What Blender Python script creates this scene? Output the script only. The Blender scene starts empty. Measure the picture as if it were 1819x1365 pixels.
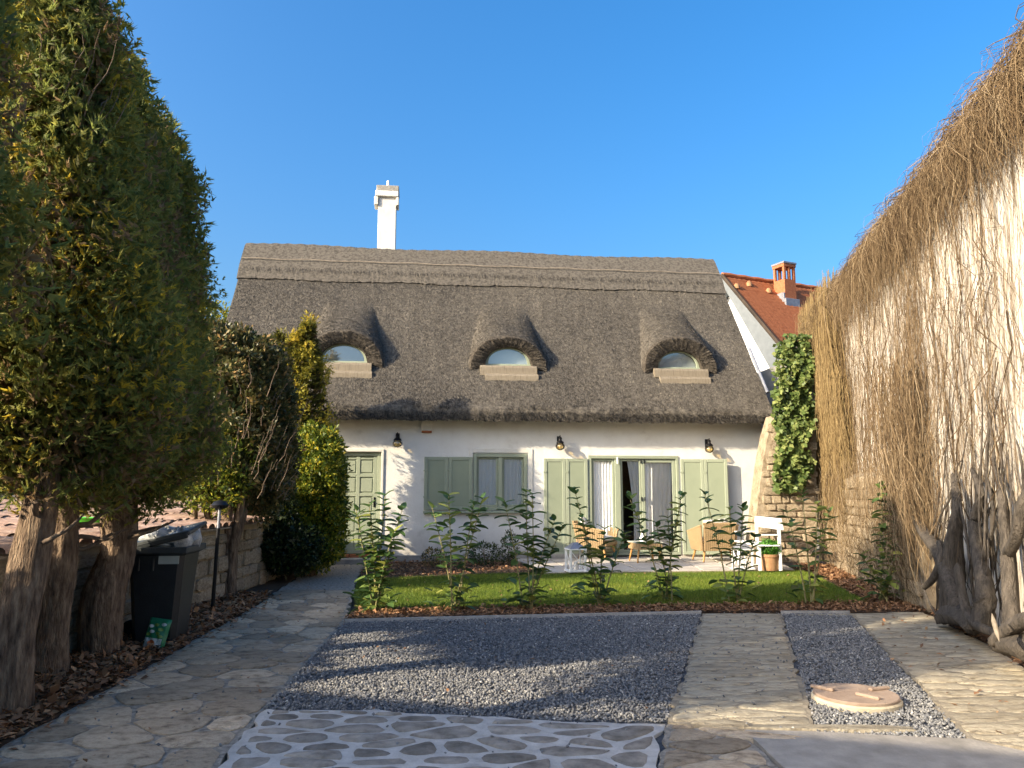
import bpy, math, random
import numpy as np
from mathutils import Vector, Matrix, Euler

SC = bpy.context.scene
COL = SC.collection
rng = np.random.default_rng(7)
random.seed(7)
R = math.radians

# ------------------------------------------------------------------ camera, sky, sun, exposure
CAM_H, PITCH, FPX = 1.45, R(7.79), 1374.0
cam = bpy.data.cameras.new('camera')
cam_o = bpy.data.objects.new('camera', cam)
COL.objects.link(cam_o)
cam_o.location = (0, 0, CAM_H)
cam_o.rotation_euler = (R(90) + PITCH, 0, 0)
cam.sensor_width = 36
cam.lens = 36 * FPX / 1819
cam.clip_start, cam.clip_end = 0.05, 600
SC.camera = cam_o

SUN_EL, SUN_AZ = R(23.5), R(240)           # azimuth clockwise from +Y: the sun stands behind the left shoulder
world = bpy.data.worlds.new('World')
SC.world = world
world.use_nodes = True
wn = world.node_tree
sky = wn.nodes.new('ShaderNodeTexSky')
sky.sky_type = 'NISHITA'
sky.sun_disc = False
sky.sun_elevation, sky.sun_rotation = SUN_EL, SUN_AZ
sky.air_density, sky.dust_density, sky.ozone_density = 1.2, 6.0, 5.0
hs = wn.nodes.new('ShaderNodeHueSaturation')
hs.inputs['Saturation'].default_value = 1.3
wn.links.new(sky.outputs[0], hs.inputs['Color'])
wn.links.new(hs.outputs[0], wn.nodes['Background'].inputs[0])
wn.nodes['Background'].inputs[1].default_value = 0.139
sun = bpy.data.lights.new('sun', 'SUN')
sun.energy, sun.angle, sun.color = 4.2, R(0.5), (1.0, 0.85, 0.63)
sun_o = bpy.data.objects.new('sun', sun)
COL.objects.link(sun_o)
LD = Vector((-math.sin(SUN_AZ) * math.cos(SUN_EL), -math.cos(SUN_AZ) * math.cos(SUN_EL), -math.sin(SUN_EL)))
sun_o.rotation_euler = LD.to_track_quat('-Z', 'Y').to_euler()
sun_o.location = (-20, -10, 20)
SC.cycles.diffuse_bounces = 8
vs = SC.view_settings
vs.view_transform, vs.look, vs.exposure, vs.gamma, vs.use_curve_mapping = 'Standard', 'None', 1.36, 1.0, False

# ------------------------------------------------------------------ survey helpers: photo measurement -> place in the garden
def ray(px, py):
    r, u = (px - 909.5) / FPX, (682.5 - py) / FPX
    return np.array([r, math.cos(PITCH) - u * math.sin(PITCH), math.sin(PITCH) + u * math.cos(PITCH)])
def G(px, py, z=0.0):
    d = ray(px, py); t = (z - CAM_H) / d[2]
    return np.array([d[0] * t, d[1] * t, z])
def P(px, py, Y):
    d = ray(px, py); t = Y / d[1]
    return np.array([d[0] * t, Y, CAM_H + d[2] * t])
WX, WS = 3.10, 0.21                     # face of the tall garden wall: X = WX + WS * Y
WN = np.array([1, -WS, 0]) / math.hypot(1, WS)
def W(px, py, off=0.0):
    d = ray(px, py); t = (WX - off) / (d[0] - WS * d[1])
    return np.array([d[0] * t, d[1] * t, CAM_H + d[2] * t])
HA = R(6.7)
HO = np.array([-6.118, 15.497, 0.0])
HU, HV = np.array([math.cos(HA), math.sin(HA), 0]), np.array([-math.sin(HA), math.cos(HA), 0])
def HP(px, py, v=0.0):                  # facade coordinates (along, up) at depth v
    d = ray(px, py); c = np.array([0, 0, CAM_H]) - HO
    t = (v - c @ HV) / (d @ HV)
    q = c + d * t
    return float(q @ HU), float(q[2])
def HW(u, v, z):
    return HO + HU * u + HV * v + np.array([0, 0, z])

# ------------------------------------------------------------------ mesh helpers
class MB:
    def __init__(s): s.v, s.f = [], []
    def add(s, V, F):
        o = len(s.v)
        s.v += [tuple(map(float, p)) for p in V]
        s.f += [tuple(int(i) + o for i in f) for f in F]
        return s
    def box(s, a, b, ch=0.006):
        a, b = np.minimum(a, b), np.maximum(a, b)
        V, F = cbox(*(b - a), ch)
        return s.add(V + (a + b) / 2, F)
    def obox(s, c, size, rot=(0, 0, 0), ch=0.006):
        V, F = cbox(*size, ch)
        m = np.array(Euler(rot).to_matrix())
        return s.add(V @ m.T + np.array(c), F)
    def tube(s, pts, rad, k=8, cap=True):
        pts = np.array(pts, float)
        rad = np.full(len(pts), rad) if np.isscalar(rad) else np.array(rad, float)
        V, F = strands(pts[None], rad[None], k)
        F = [tuple(f) for f in F]
        if cap:
            n = len(pts)
            F += [tuple(range(k - 1, -1, -1)), tuple(range((n - 1) * k, n * k))]
        return s.add(V, F)
    def lathe(s, prof, k=16, c=(0, 0, 0), sx=1, sy=1):
        V, F = [], []
        for r, z in prof:
            for i in range(k):
                a = 2 * math.pi * i / k
                V.append((c[0] + r * sx * math.cos(a), c[1] + r * sy * math.sin(a), c[2] + z))
        n = len(prof)
        for j in range(n - 1):
            for i in range(k):
                F.append((j * k + i, j * k + (i + 1) % k, (j + 1) * k + (i + 1) % k, (j + 1) * k + i))
        F += [tuple(range(k - 1, -1, -1)), tuple(range((n - 1) * k, n * k))]
        return s.add(V, F)
    def prism(s, poly, z0, z1):
        n = len(poly)
        V = [(p[0], p[1], z0) for p in poly] + [(p[0], p[1], z1) for p in poly]
        F = [tuple(range(n - 1, -1, -1)), tuple(range(n, 2 * n))]
        F += [(i, (i + 1) % n, n + (i + 1) % n, n + i) for i in range(n)]
        return s.add(V, F)
    def extrude(s, poly, axis, depth):   # poly: 3-D points, swept along axis
        poly = np.array(poly, float); ax = np.array(axis, float) * depth
        n = len(poly)
        F = [tuple(range(n - 1, -1, -1)), tuple(range(n, 2 * n))]
        F += [(i, (i + 1) % n, n + (i + 1) % n, n + i) for i in range(n)]
        return s.add(np.vstack([poly, poly + ax]), F)
    def mesh(s, name='mesh', smooth=False):
        me = bpy.data.meshes.new(name)
        me.from_pydata(s.v, [], s.f)
        fix(me, smooth)
        return me

def fix(me, smooth):
    import bmesh
    bm = bmesh.new(); bm.from_mesh(me)
    bmesh.ops.recalc_face_normals(bm, faces=bm.faces)
    bm.to_mesh(me); bm.free()
    if smooth:
        me.polygons.foreach_set('use_smooth', np.ones(len(me.polygons), bool))
        me.set_sharp_from_angle(angle=R(38))
    me.update()

def cbox(x, y, z, ch=0.006):
    ch = min(ch, x * .3, y * .3, z * .3)
    V, idx = [], {}
    for sx in (-1, 1):
        for sy in (-1, 1):
            for sz in (-1, 1):
                for a in range(3):
                    p = [sx * x / 2, sy * y / 2, sz * z / 2]
                    for b in range(3):
                        if b != a: p[b] -= (sx, sy, sz)[b] * ch
                    idx[(sx, sy, sz, a)] = len(V); V.append(p)
    F = []
    for a in range(3):
        b, c = [(1, 2), (2, 0), (0, 1)][a]
        for s in (-1, 1):
            q = []
            for t1, t2 in ((-1, -1), (1, -1), (1, 1), (-1, 1)):
                k = [0, 0, 0]; k[a] = s; k[b] = t1; k[c] = t2
                q.append(idx[(*k, a)])
            F.append(tuple(q if s > 0 else q[::-1]))
        for t1 in (-1, 1):
            for t2 in (-1, 1):
                k0 = [0, 0, 0]; k0[b] = t1; k0[c] = t2; k0[a] = -1
                k1 = list(k0); k1[a] = 1
                F.append((idx[(*k0, b)], idx[(*k1, b)], idx[(*k1, c)], idx[(*k0, c)]))
    for sx in (-1, 1):
        for sy in (-1, 1):
            for sz in (-1, 1):
                F.append(tuple(idx[(sx, sy, sz, a)] for a in range(3)))
    return np.array(V, float), F

def unit(a):
    return a / np.maximum(np.linalg.norm(a, axis=-1, keepdims=True), 1e-9)

def strands(Pt, Rd, k=3):
    n, m, _ = Pt.shape
    T = unit(np.gradient(Pt, axis=1))
    ref = np.where(np.abs(T[..., 2:3]) > .8, np.array([1.0, 0.05, 0]), np.array([0.05, 0, 1.0]))
    ref = np.repeat(ref[:, m // 2:m // 2 + 1], m, axis=1)
    A = unit(np.cross(T, ref)); B = np.cross(T, A)
    an = np.arange(k) * 2 * np.pi / k
    V = Pt[:, :, None] + Rd[:, :, None, None] * (A[:, :, None] * np.cos(an)[None, None, :, None] + B[:, :, None] * np.sin(an)[None, None, :, None])
    base = (np.arange(n) * m * k)[:, None, None]
    j = (np.arange(m - 1) * k)[None, :, None]
    i = np.arange(k)[None, None, :]; i2 = (i + 1) % k
    F = np.stack([base + j + i, base + j + i2, base + j + k + i2, base + j + k + i], -1).reshape(-1, 4)
    return V.reshape(-1, 3), F

def mesh_np(name, V, F, rnd=None, smooth=False):
    me = bpy.data.meshes.new(name)
    V = np.ascontiguousarray(V, np.float32); F = np.ascontiguousarray(F, np.int32)
    n, k = F.shape
    me.vertices.add(len(V)); me.vertices.foreach_set('co', V.ravel())
    me.loops.add(n * k); me.loops.foreach_set('vertex_index', F.ravel())
    me.polygons.add(n); me.polygons.foreach_set('loop_start', np.arange(0, n * k, k, dtype=np.int32))
    if smooth: me.polygons.foreach_set('use_smooth', np.ones(n, bool))
    me.update(calc_edges=True)
    if rnd is not None:
        at = me.attributes.new('rnd', 'FLOAT', 'FACE')
        at.data.foreach_set('value', np.ascontiguousarray(rnd, np.float32))
    return me

def kites(C, A, N, L, Wd, mid=.45, fold=0.0):
    A = unit(A); S = unit(np.cross(A, N)); N2 = np.cross(S, A)
    L = np.asarray(L)[:, None]; Wd = np.asarray(Wd)[:, None]
    m = C + A * L * mid + N2 * L * fold
    V = np.stack([C, m + S * Wd / 2, C + A * L, m - S * Wd / 2], 1).reshape(-1, 3)
    return V, np.arange(len(C) * 4).reshape(-1, 4)

def join_np(parts):
    Vs, Fs, Rs, o = [], [], [], 0
    for V, F, r in parts:
        Vs.append(V); Fs.append(F + o); Rs.append(r); o += len(V)
    return np.vstack(Vs), np.vstack(Fs), np.concatenate(Rs)

def rdirs(n):
    return unit(rng.normal(size=(n, 3)))

# ------------------------------------------------------------------ objects
def tag(o, label=None, cat=None, group=None, kind=None):
    if label: o['label'] = label
    if cat: o['category'] = cat
    if group: o['group'] = group
    if kind: o['kind'] = kind
    return o
def thing(name, label, cat, loc=(0, 0, 0), rotz=0, group=None):
    o = bpy.data.objects.new(name, None); COL.objects.link(o)
    o.empty_display_size = .2
    o.location = tuple(loc); o.rotation_euler = (0, 0, rotz)
    return tag(o, label, cat, group)
def obj(name, me, mat, parent=None, loc=(0, 0, 0), rot=(0, 0, 0), smooth=False, scale=None):
    if isinstance(me, MB): me = me.mesh(name, smooth)
    if mat and not me.materials: me.materials.append(mat)
    o = bpy.data.objects.new(name, me); COL.objects.link(o)
    o.parent = parent; o.location = tuple(map(float, loc)); o.rotation_euler = tuple(rot)
    if scale is not None: o.scale = scale
    return o
def structure(name, me, mat, **k):
    return tag(obj(name, me, mat, **k), kind='structure')
def stuff(name, me, mat, parent=None, label=None, cat=None, **k):
    return tag(obj(name, me, mat, parent, **k), label, cat, None, 'stuff')

# ------------------------------------------------------------------ materials
def nodes(name):
    m = bpy.data.materials.new(name); m.use_nodes = True
    nt = m.node_tree; b = nt.nodes['Principled BSDF']
    return m, nt, b
def ramp(nt, cols):
    r = nt.nodes.new('ShaderNodeValToRGB')
    e = r.color_ramp.elements
    while len(e) < len(cols): e.new(.5)
    for i, (p, c) in enumerate(cols):
        e[i].position = p; e[i].color = (*c, 1)
    return r
def M(name, cols, scale=6, rough=.8, bump=.2, stretch=(1, 1, 1), detail=6, spread=None, vary=0.0, fine=None, spec=.3, bdist=.02, metal=0):
    """noise-mixed surface; cols = list of colours; vary = per-object shift of value"""
    m, nt, b = nodes(name)
    L = nt.links.new
    tc = nt.nodes.new('ShaderNodeTexCoord'); mp = nt.nodes.new('ShaderNodeMapping')
    mp.inputs['Scale'].default_value = stretch
    L(tc.outputs['Object'], mp.inputs[0])
    vec = mp.outputs[0]
    oi = nt.nodes.new('ShaderNodeObjectInfo')
    if vary:
        ad = nt.nodes.new('ShaderNodeVectorMath'); ad.operation = 'MULTIPLY_ADD'
        ad.inputs[1].default_value = (37, 53, 71)
        L(oi.outputs['Random'], ad.inputs[0]); L(vec, ad.inputs[2]); vec = ad.outputs[0]
    n = nt.nodes.new('ShaderNodeTexNoise'); n.inputs['Scale'].default_value = scale
    n.inputs['Detail'].default_value = detail; n.inputs['Roughness'].default_value = .62
    L(vec, n.inputs['Vector'])
    k = len(cols); sp = spread or (.3, .7)
    r = ramp(nt, [(sp[0] + (sp[1] - sp[0]) * i / max(1, k - 1), c) for i, c in enumerate(cols)])
    L(n.outputs['Fac'], r.inputs[0])
    out = r.outputs[0]
    if vary:
        h = nt.nodes.new('ShaderNodeHueSaturation')
        mr = nt.nodes.new('ShaderNodeMapRange'); mr.inputs['To Min'].default_value = 1 - vary; mr.inputs['To Max'].default_value = 1 + vary
        L(oi.outputs['Random'], mr.inputs[0]); L(mr.outputs[0], h.inputs['Value']); L(out, h.inputs['Color']); out = h.outputs[0]
    L(out, b.inputs['Base Color'])
    b.inputs['Roughness'].default_value = rough
    b.inputs['Specular IOR Level'].default_value = spec
    b.inputs['Metallic'].default_value = metal
    if bump:
        n2 = nt.nodes.new('ShaderNodeTexNoise'); n2.inputs['Scale'].default_value = fine or scale * 4
        n2.inputs['Detail'].default_value = 5
        L(vec, n2.inputs['Vector'])
        bp = nt.nodes.new('ShaderNodeBump'); bp.inputs['Strength'].default_value = bump; bp.inputs['Distance'].default_value = bdist
        L(n2.outputs['Fac'], bp.inputs['Height']); L(bp.outputs[0], b.inputs['Normal'])
    return m
def leafmat(name, stops, trans=.3, rough=.5, by='rnd', spec=.3):
    m, nt, b = nodes(name); L = nt.links.new
    if by == 'rnd':
        a = nt.nodes.new('ShaderNodeAttribute'); a.attribute_name = 'rnd'; src = a.outputs['Fac']
    else:
        a = nt.nodes.new('ShaderNodeObjectInfo'); src = a.outputs['Random']
    r = ramp(nt, stops); L(src, r.inputs[0]); L(r.outputs[0], b.inputs['Base Color'])
    b.inputs['Roughness'].default_value = rough; b.inputs['Specular IOR Level'].default_value = spec
    if trans:
        t = nt.nodes.new('ShaderNodeBsdfTranslucent'); mx = nt.nodes.new('ShaderNodeMixShader')
        mx.inputs[0].default_value = trans
        L(r.outputs[0], t.inputs[0]); L(b.outputs[0], mx.inputs[1]); L(t.outputs[0], mx.inputs[2])
        L(mx.outputs[0], nt.nodes['Material Output'].inputs[0])
    return m
def plain(name, c, rough=.5, metal=0, spec=.4):
    return M(name, [tuple(x * .86 for x in c), c], scale=9, rough=rough, bump=.05, metal=metal, spec=spec)

MT = {}
MT['plaster'] = M('white_plaster', [(.52, .495, .44), (.70, .68, .63), (.74, .725, .68)], 2.2, .9, .25, fine=26, spread=(.25, .6))
def stain_base(m, zlo, zhi, col):
    nt = m.node_tree; L = nt.links.new; b = nt.nodes['Principled BSDF']
    src = b.inputs['Base Color'].links[0].from_socket
    tc = nt.nodes.new('ShaderNodeTexCoord'); sp = nt.nodes.new('ShaderNodeSeparateXYZ'); L(tc.outputs['Object'], sp.inputs[0])
    n = nt.nodes.new('ShaderNodeTexNoise'); n.inputs['Scale'].default_value = 5; n.inputs['Detail'].default_value = 8; L(tc.outputs['Object'], n.inputs['Vector'])
    mr = nt.nodes.new('ShaderNodeMapRange'); mr.inputs['From Min'].default_value = zlo; mr.inputs['From Max'].default_value = zhi; mr.inputs['To Min'].default_value = 1; mr.inputs['To Max'].default_value = 0
    L(sp.outputs['Z'], mr.inputs[0])
    mu = nt.nodes.new('ShaderNodeMath'); mu.operation = 'MULTIPLY'; L(mr.outputs[0], mu.inputs[0]); L(n.outputs['Fac'], mu.inputs[1])
    mx = nt.nodes.new('ShaderNodeMix'); mx.data_type = 'RGBA'; mx.inputs['B'].default_value = (*col, 1)
    L(mu.outputs[0], mx.inputs['Factor']); L(src, mx.inputs['A']); L(mx.outputs['Result'], b.inputs['Base Color'])
stain_base(MT['plaster'], .1, .65, (.3, .25, .19))
MT['chimney'] = M('chimney_plaster', [(.58, .56, .5), (.7, .68, .63)], 4, .9, .15)
MT['thatch'] = M('thatch', [(.035, .03, .025), (.085, .074, .06), (.15, .132, .108), (.09, .079, .064)], 16, .95, 1.0, (1, 1, 1), 9, (.25, .75), fine=75, bdist=.03)
MT['reed'] = leafmat('reed', [(0, (.015, .013, .011)), (.3, (.06, .052, .043)), (.65, (.12, .105, .085)), (1, (.30, .262, .205))], 0, .9)
MT['hood'] = M('cut_thatch', [(.02, .017, .013), (.075, .062, .048), (.13, .11, .085)], 30, .95, 1.0, fine=90, bdist=.03)
MT['sillreed'] = M('sill_thatch', [(.13, .105, .075), (.25, .21, .155), (.18, .15, .11)], 9, .9, .7, (8, 1, .4), fine=40)
MT['cord'] = M('pale_rod', [(.22, .18, .13), (.36, .3, .22)], 12, .8)
MT['sage'] = M('sage_paint', [(.27, .305, .225), (.31, .345, .255)], 3, .45, .06, fine=40)
MT['sagepanel'] = M('sage_panel_paint', [(.24, .275, .195), (.275, .31, .22)], 3, .5, .08, fine=60)
MT['glass'] = None
MT['curtain'] = M('curtain', [(.84, .83, .81), (.9, .89, .87)], 14, .9, .1, (6, 1, 1))
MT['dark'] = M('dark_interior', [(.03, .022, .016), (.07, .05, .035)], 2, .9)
MT['iron'] = plain('black_iron', (.018, .018, .02), .45, .6)
MT['stone'] = M('wall_stone', [(.17, .125, .075), (.34, .27, .18), (.44, .37, .27)], 7, .9, .7, vary=.28, bdist=.03)
MT['mortar'] = M('lime_mortar', [(.22, .18, .125), (.36, .3, .22)], 9, .95, .5)
MT['wallplaster'] = M('old_wall_plaster', [(.26, .18, .11), (.50, .44, .35), (.66, .615, .545)], 4.5, .95, .6, (1, 3.6, .3), 9, (.36, .56), fine=12)
MT['concrete'] = M('grey_render', [(.24, .225, .2), (.36, .34, .3)], 5, .95, .4)
MT['pathstone'] = M('path_stone', [(.165, .122, .078), (.35, .268, .18), (.47, .37, .255), (.265, .2, .135)], 9, .85, .9, (1, 1.5, 1), 8, vary=.38, bdist=.025)
MT['pathjoint'] = M('path_joint', [(.13, .11, .085), (.42, .375, .31)], 22, .95, .6)
MT['stripstone'] = M('drive_stone', [(.15, .125, .09), (.31, .265, .19), (.42, .37, .275), (.25, .213, .157)], 7, .85, .9, (1, 3.6, 1), 8, vary=.14, bdist=.025)
MT['stripjoint'] = M('drive_joint', [(.17, .145, .105), (.33, .285, .215)], 14, .95, .6)
MT['whitemortar'] = M('pale_mortar', [(.36, .335, .30), (.57, .54, .50)], 8, .95, .5, fine=40)
MT['cobble'] = M('cobble', [(.12, .102, .08), (.23, .2, .165), (.33, .29, .24)], 8, .8, .6, vary=.3)
MT['slab'] = M('concrete_slab', [(.22, .205, .18), (.38, .35, .31)], 5, .9, .4, fine=50)
MT['soil'] = M('soil', [(.03, .02, .013), (.085, .055, .035)], 7, 1, .8)
MT['ground'] = M('ground', [(.06, .045, .03), (.14, .1, .07)], 3, 1, .6)
MT['gravelbed'] = M('gravel_bed', [(.06, .065, .075), (.16, .165, .175)], 60, .95, .8)
MT['gravel'] = leafmat('gravel_stone', [(0, (.085, .088, .095)), (.5, (.2, .2, .2)), (.9, (.32, .31, .29)), (1, (.55, .52, .47))], 0, .8)
MT['litter'] = leafmat('dry_leaf', [(0, (.09, .05, .03)), (.4, (.27, .14, .07)), (.8, (.43, .24, .12)), (1, (.55, .36, .19))], .1, .8)
MT['lawnbed'] = M('turf', [(.035, .06, .012), (.075, .11, .022)], 5, 1, .5)
MT['grass'] = leafmat('grass_blade', [(0, (.065, .12, .014)), (.55, (.15, .215, .026)), (.9, (.25, .29, .04)), (1, (.33, .3, .08))], .35, .6)
MT['patio'] = M('patio_slab', [(.36, .32, .27), (.5, .46, .41)], 5, .9, .3, vary=.06)
MT['thuja'] = leafmat('thuja_leaf', [(0, (.24, .15, .075)), (.14, (.34, .24, .12)), (.22, (.13, .165, .045)), (.5, (.23, .26, .065)), (.75, (.33, .31, .07)), (.9, (.44, .36, .06)), (1, (.62, .46, .05))], .55, .6)
MT['goldthuja'] = leafmat('golden_leaf', [(0, (.09, .045, .02)), (.2, (.06, .075, .015)), (.5, (.24, .22, .025)), (.8, (.42, .34, .035)), (1, (.6, .44, .045))], .3, .6)
MT['hedge'] = leafmat('hedge_leaf', [(0, (.035, .042, .015)), (.45, (.075, .085, .026)), (.68, (.16, .14, .05)), (.85, (.32, .19, .07)), (1, (.5, .36, .15))], .2, .45)
MT['yellowbush'] = leafmat('yellow_green_leaf', [(0, (.03, .045, .01)), (.35, (.06, .1, .015)), (.65, (.16, .2, .02)), (.85, (.38, .34, .03)), (1, (.55, .43, .05))], .35, .45)
MT['darkbush'] = leafmat('dark_green_leaf', [(0, (.012, .02, .008)), (.6, (.03, .05, .015)), (1, (.09, .12, .03))], .2, .4)
MT['laurel'] = leafmat('laurel_leaf', [(0, (.045, .09, .028)), (.45, (.095, .175, .048)), (.78, (.2, .28, .07)), (1, (.42, .42, .09))], .4, .38, by='obj', spec=.5)
MT['laurelstem'] = M('laurel_stem', [(.2, .19, .07), (.36, .31, .15)], 8, .7)
MT['ivy'] = leafmat('ivy_leaf', [(0, (.05, .085, .022)), (.5, (.12, .17, .045)), (1, (.28, .31, .1))], .3, .5)
MT['silver'] = leafmat('silver_leaf', [(0, (.09, .11, .085)), (.6, (.2, .23, .19)), (1, (.42, .45, .4))], .2, .6)
MT['box'] = leafmat('boxwood_leaf', [(0, (.03, .1, .012)), (.6, (.06, .2, .02)), (1, (.13, .33, .04))], .3, .5)
MT['bark'] = M('stringy_bark', [(.05, .032, .021), (.165, .112, .074), (.31, .226, .15)], 5, .95, 1.0, (6, 6, 1.3), 8, (.3, .68), fine=14, bdist=.03)
MT['twig'] = M('twig', [(.1, .07, .05), (.24, .18, .13)], 12, .9)
MT['vinewood'] = M('vine_wood', [(.04, .034, .028), (.13, .108, .086)], 4, .95, 1.0, (5, 5, 1), 8, fine=14, bdist=.03)
MT['vinestem'] = leafmat('dry_vine', [(0, (.05, .03, .015)), (.4, (.115, .074, .037)), (.75, (.2, .138, .075)), (1, (.33, .25, .155))], .05, .9)
MT['ochrevine'] = leafmat('ochre_vine', [(0, (.09, .055, .022)), (.5, (.19, .128, .055)), (1, (.32, .235, .11))], .05, .9)
MT['bin'] = M('bin_plastic', [(.012, .013, .014), (.024, .026, .027)], 6, .42, .12, fine=80, spec=.5)
MT['binlid'] = M('bin_lid_plastic', [(.03, .035, .036), (.055, .06, .06)], 6, .5, .1, fine=80)
MT['rubber'] = plain('rubber', (.01, .01, .01), .8)
MT['pale'] = plain('pale_plastic', (.42, .44, .38), .5)
MT['baggreen'] = plain('green_film', (.012, .17, .075), .35)
MT['bagprint'] = plain('print_white', (.5, .53, .5), .4)
MT['bagleaf'] = plain('print_leaf', (.16, .27, .05), .4)
MT['bagorange'] = plain('print_orange', (.5, .13, .03), .4)
MT['rubbish'] = M('rubbish_film', [(.2, .22, .24), (.6, .6, .58)], 14, .4, .4)
MT['wicker'] = M('wicker', [(.31, .21, .105), (.46, .33, .18)], 26, .8, .7, (1, 1, 6), fine=90)
MT['wood'] = M('oiled_wood', [(.3, .15, .045), (.46, .26, .09)], 8, .5, .15, (6, 6, 1))
MT['cushion'] = M('cushion_cloth', [(.55, .53, .49), (.68, .66, .62)], 22, .95, .2)
MT['white'] = M('white_paint', [(.7, .7, .69), (.82, .82, .81)], 6, .5, .08)
MT['lead'] = M('grey_tin', [(.2, .21, .24), (.32, .33, .36)], 9, .45, .1, metal=.4)
MT['terracotta'] = M('terracotta', [(.25, .13, .06), (.4, .23, .12)], 9, .85, .25)
MT['brick'] = M('red_brick', [(.29, .09, .04), (.42, .165, .075)], 9, .85, .4, (1, 1, 3))
MT['rooftile'] = M('red_roof_tile', [(.29, .085, .032), (.42, .145, .06), (.34, .105, .042)], 5, .8, .3, (1, 1, 1))
MT['housewhite'] = M('white_render', [(.72, .74, .76), (.82, .83, .83)], 3, .9, .1)
MT['soffit'] = M('soffit_shade_grey', [(.13, .145, .155), (.17, .185, .195)], 5, .6, .1)  # shade under the overhang is put into this darker grey
MT['oldtile'] = M('weathered_tile', [(.17, .1, .075), (.34, .22, .16), (.4, .3, .24)], 8, .9, .4, vary=.25)
MT['lime'] = plain('green_plastic', (.1, .55, .03), .4)
MT['manhole'] = M('rusty_cover', [(.24, .17, .125), (.37, .28, .21)], 5, .75, .35, fine=60)
MT['rim'] = M('cover_rim', [(.4, .34, .24), (.52, .45, .33)], 8, .9, .4)
MT['amber'] = None
def glass(name, tint, refl, ior=1.5):
    m, nt, b = nodes(name); L = nt.links.new
    t = nt.nodes.new('ShaderNodeBsdfTransparent'); t.inputs[0].default_value = (*tint, 1)
    g = nt.nodes.new('ShaderNodeBsdfGlossy'); g.inputs['Roughness'].default_value = .02
    f = nt.nodes.new('ShaderNodeFresnel'); f.inputs[0].default_value = ior
    ad = nt.nodes.new('ShaderNodeMath'); ad.operation = 'ADD'; ad.inputs[1].default_value = refl
    mx = nt.nodes.new('ShaderNodeMixShader')
    L(f.outputs[0], ad.inputs[0]); L(ad.outputs[0], mx.inputs[0]); L(t.outputs[0], mx.inputs[1]); L(g.outputs[0], mx.inputs[2])
    L(mx.outputs[0], nt.nodes['Material Output'].inputs[0])
    return m
MT['glass'] = glass('window_glass', (.98, .99, .99), .03)
MT['skyglass'] = glass('dormer_glass', (.7, .76, .78), .3)
MT['amber'] = glass('amber_glass', (.93, .8, .5), .12)

# ------------------------------------------------------------------ polygons on the ground
def poly_px(pts, z=0.0):
    return np.array([G(x, y, z)[:2] for x, y in pts])
def inside(poly, Q):
    x, y = Q[:, 0], Q[:, 1]; r = np.zeros(len(Q), bool)
    n = len(poly)
    for i in range(n):
        (x1, y1), (x2, y2) = poly[i], poly[(i + 1) % n]
        c = ((y1 > y) != (y2 > y)) & (x < (x2 - x1) * (y - y1) / (y2 - y1 + 1e-12) + x1)
        r ^= c
    return r
def scatter(poly, n):
    lo, hi = poly.min(0), poly.max(0); out = []
    got = 0
    while got < n:
        q = lo + rng.random((n * 2, 2)) * (hi - lo); q = q[inside(poly, q)]
        out.append(q); got += len(q)
    return np.vstack(out)[:n]
def clip(poly, p, nrm):
    out = []
    for i in range(len(poly)):
        a, b = poly[i], poly[(i + 1) % len(poly)]
        da, db = (a - p) @ nrm, (b - p) @ nrm
        if da <= 0: out.append(a)
        if (da < 0) != (db < 0) and abs(da - db) > 1e-9:
            out.append(a + (b - a) * da / (da - db))
    return out
def spread_pts(poly, sp, stretch=(1, 1)):
    """well spaced seeds, denser where sp is small"""
    area_q = scatter(poly, 2600)
    s = np.array(stretch); pts = []
    for q in area_q:
        if all(np.hypot(*((q - p) / s)) > sp for p in pts): pts.append(q)
    return pts
def cells(poly, pts, gap, stretch=(1, 1), rounding=1, border=.02):
    res = []
    s = np.array(stretch)
    A = np.array(pts)
    for i, p in enumerate(pts):
        c = [p + np.array(v) * s for v in ((-1, -1), (1, -1), (1, 1), (-1, 1))]
        dist = np.hypot(*(((A - p) / s).T)); order = np.argsort(dist)[1:16]
        for j in order:
            d = (A[j] - p) / (s * s)
            c = clip(c, (A[j] + p) / 2, d)
            if len(c) < 3: break
        n = len(poly)
        cc = poly.mean(0)
        for k in range(n):
            a, b = poly[k], poly[(k + 1) % n]
            e = b - a; nr = np.array([e[1], -e[0]])
            # only near borders and when the seed is on the inner side
            if (p - a) @ nr > 0: nr = -nr
            t = np.clip(((p - a) @ e) / (e @ e), 0, 1)
            if np.hypot(*(a + e * t - p)) < 1.0 and 0.001 < t < .999:
                c = clip(c, a - nr / np.hypot(*nr) * border, nr)
        if len(c) < 3: continue
        c = np.array(c); m = c.mean(0)
        r = np.hypot(*(c - m).T)
        if r.max() < .05: continue
        c = m + (c - m) * np.maximum(.35, 1 - gap / np.maximum(r, .01))[:, None]
        for _ in range(rounding):
            q = []
            for k in range(len(c)):
                a, b = c[k], c[(k + 1) % len(c)]
                q += [a * .78 + b * .22, a * .22 + b * .78]
            c = np.array(q)
            if len(c) > 14: c = c[::2]
        res.append(c)
    return res
def rough_edge(poly, step=.11, amp=.018, seed=3):
    rg = np.random.default_rng(seed); out = []
    for i in range(len(poly)):
        a, b = poly[i], poly[(i + 1) % len(poly)]
        k = max(1, int(np.hypot(*(b - a)) / step))
        for j in range(k):
            q = a + (b - a) * j / k
            out.append(q + (rg.normal(0, amp, 2) if j else 0))
    return np.array(out)
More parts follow.
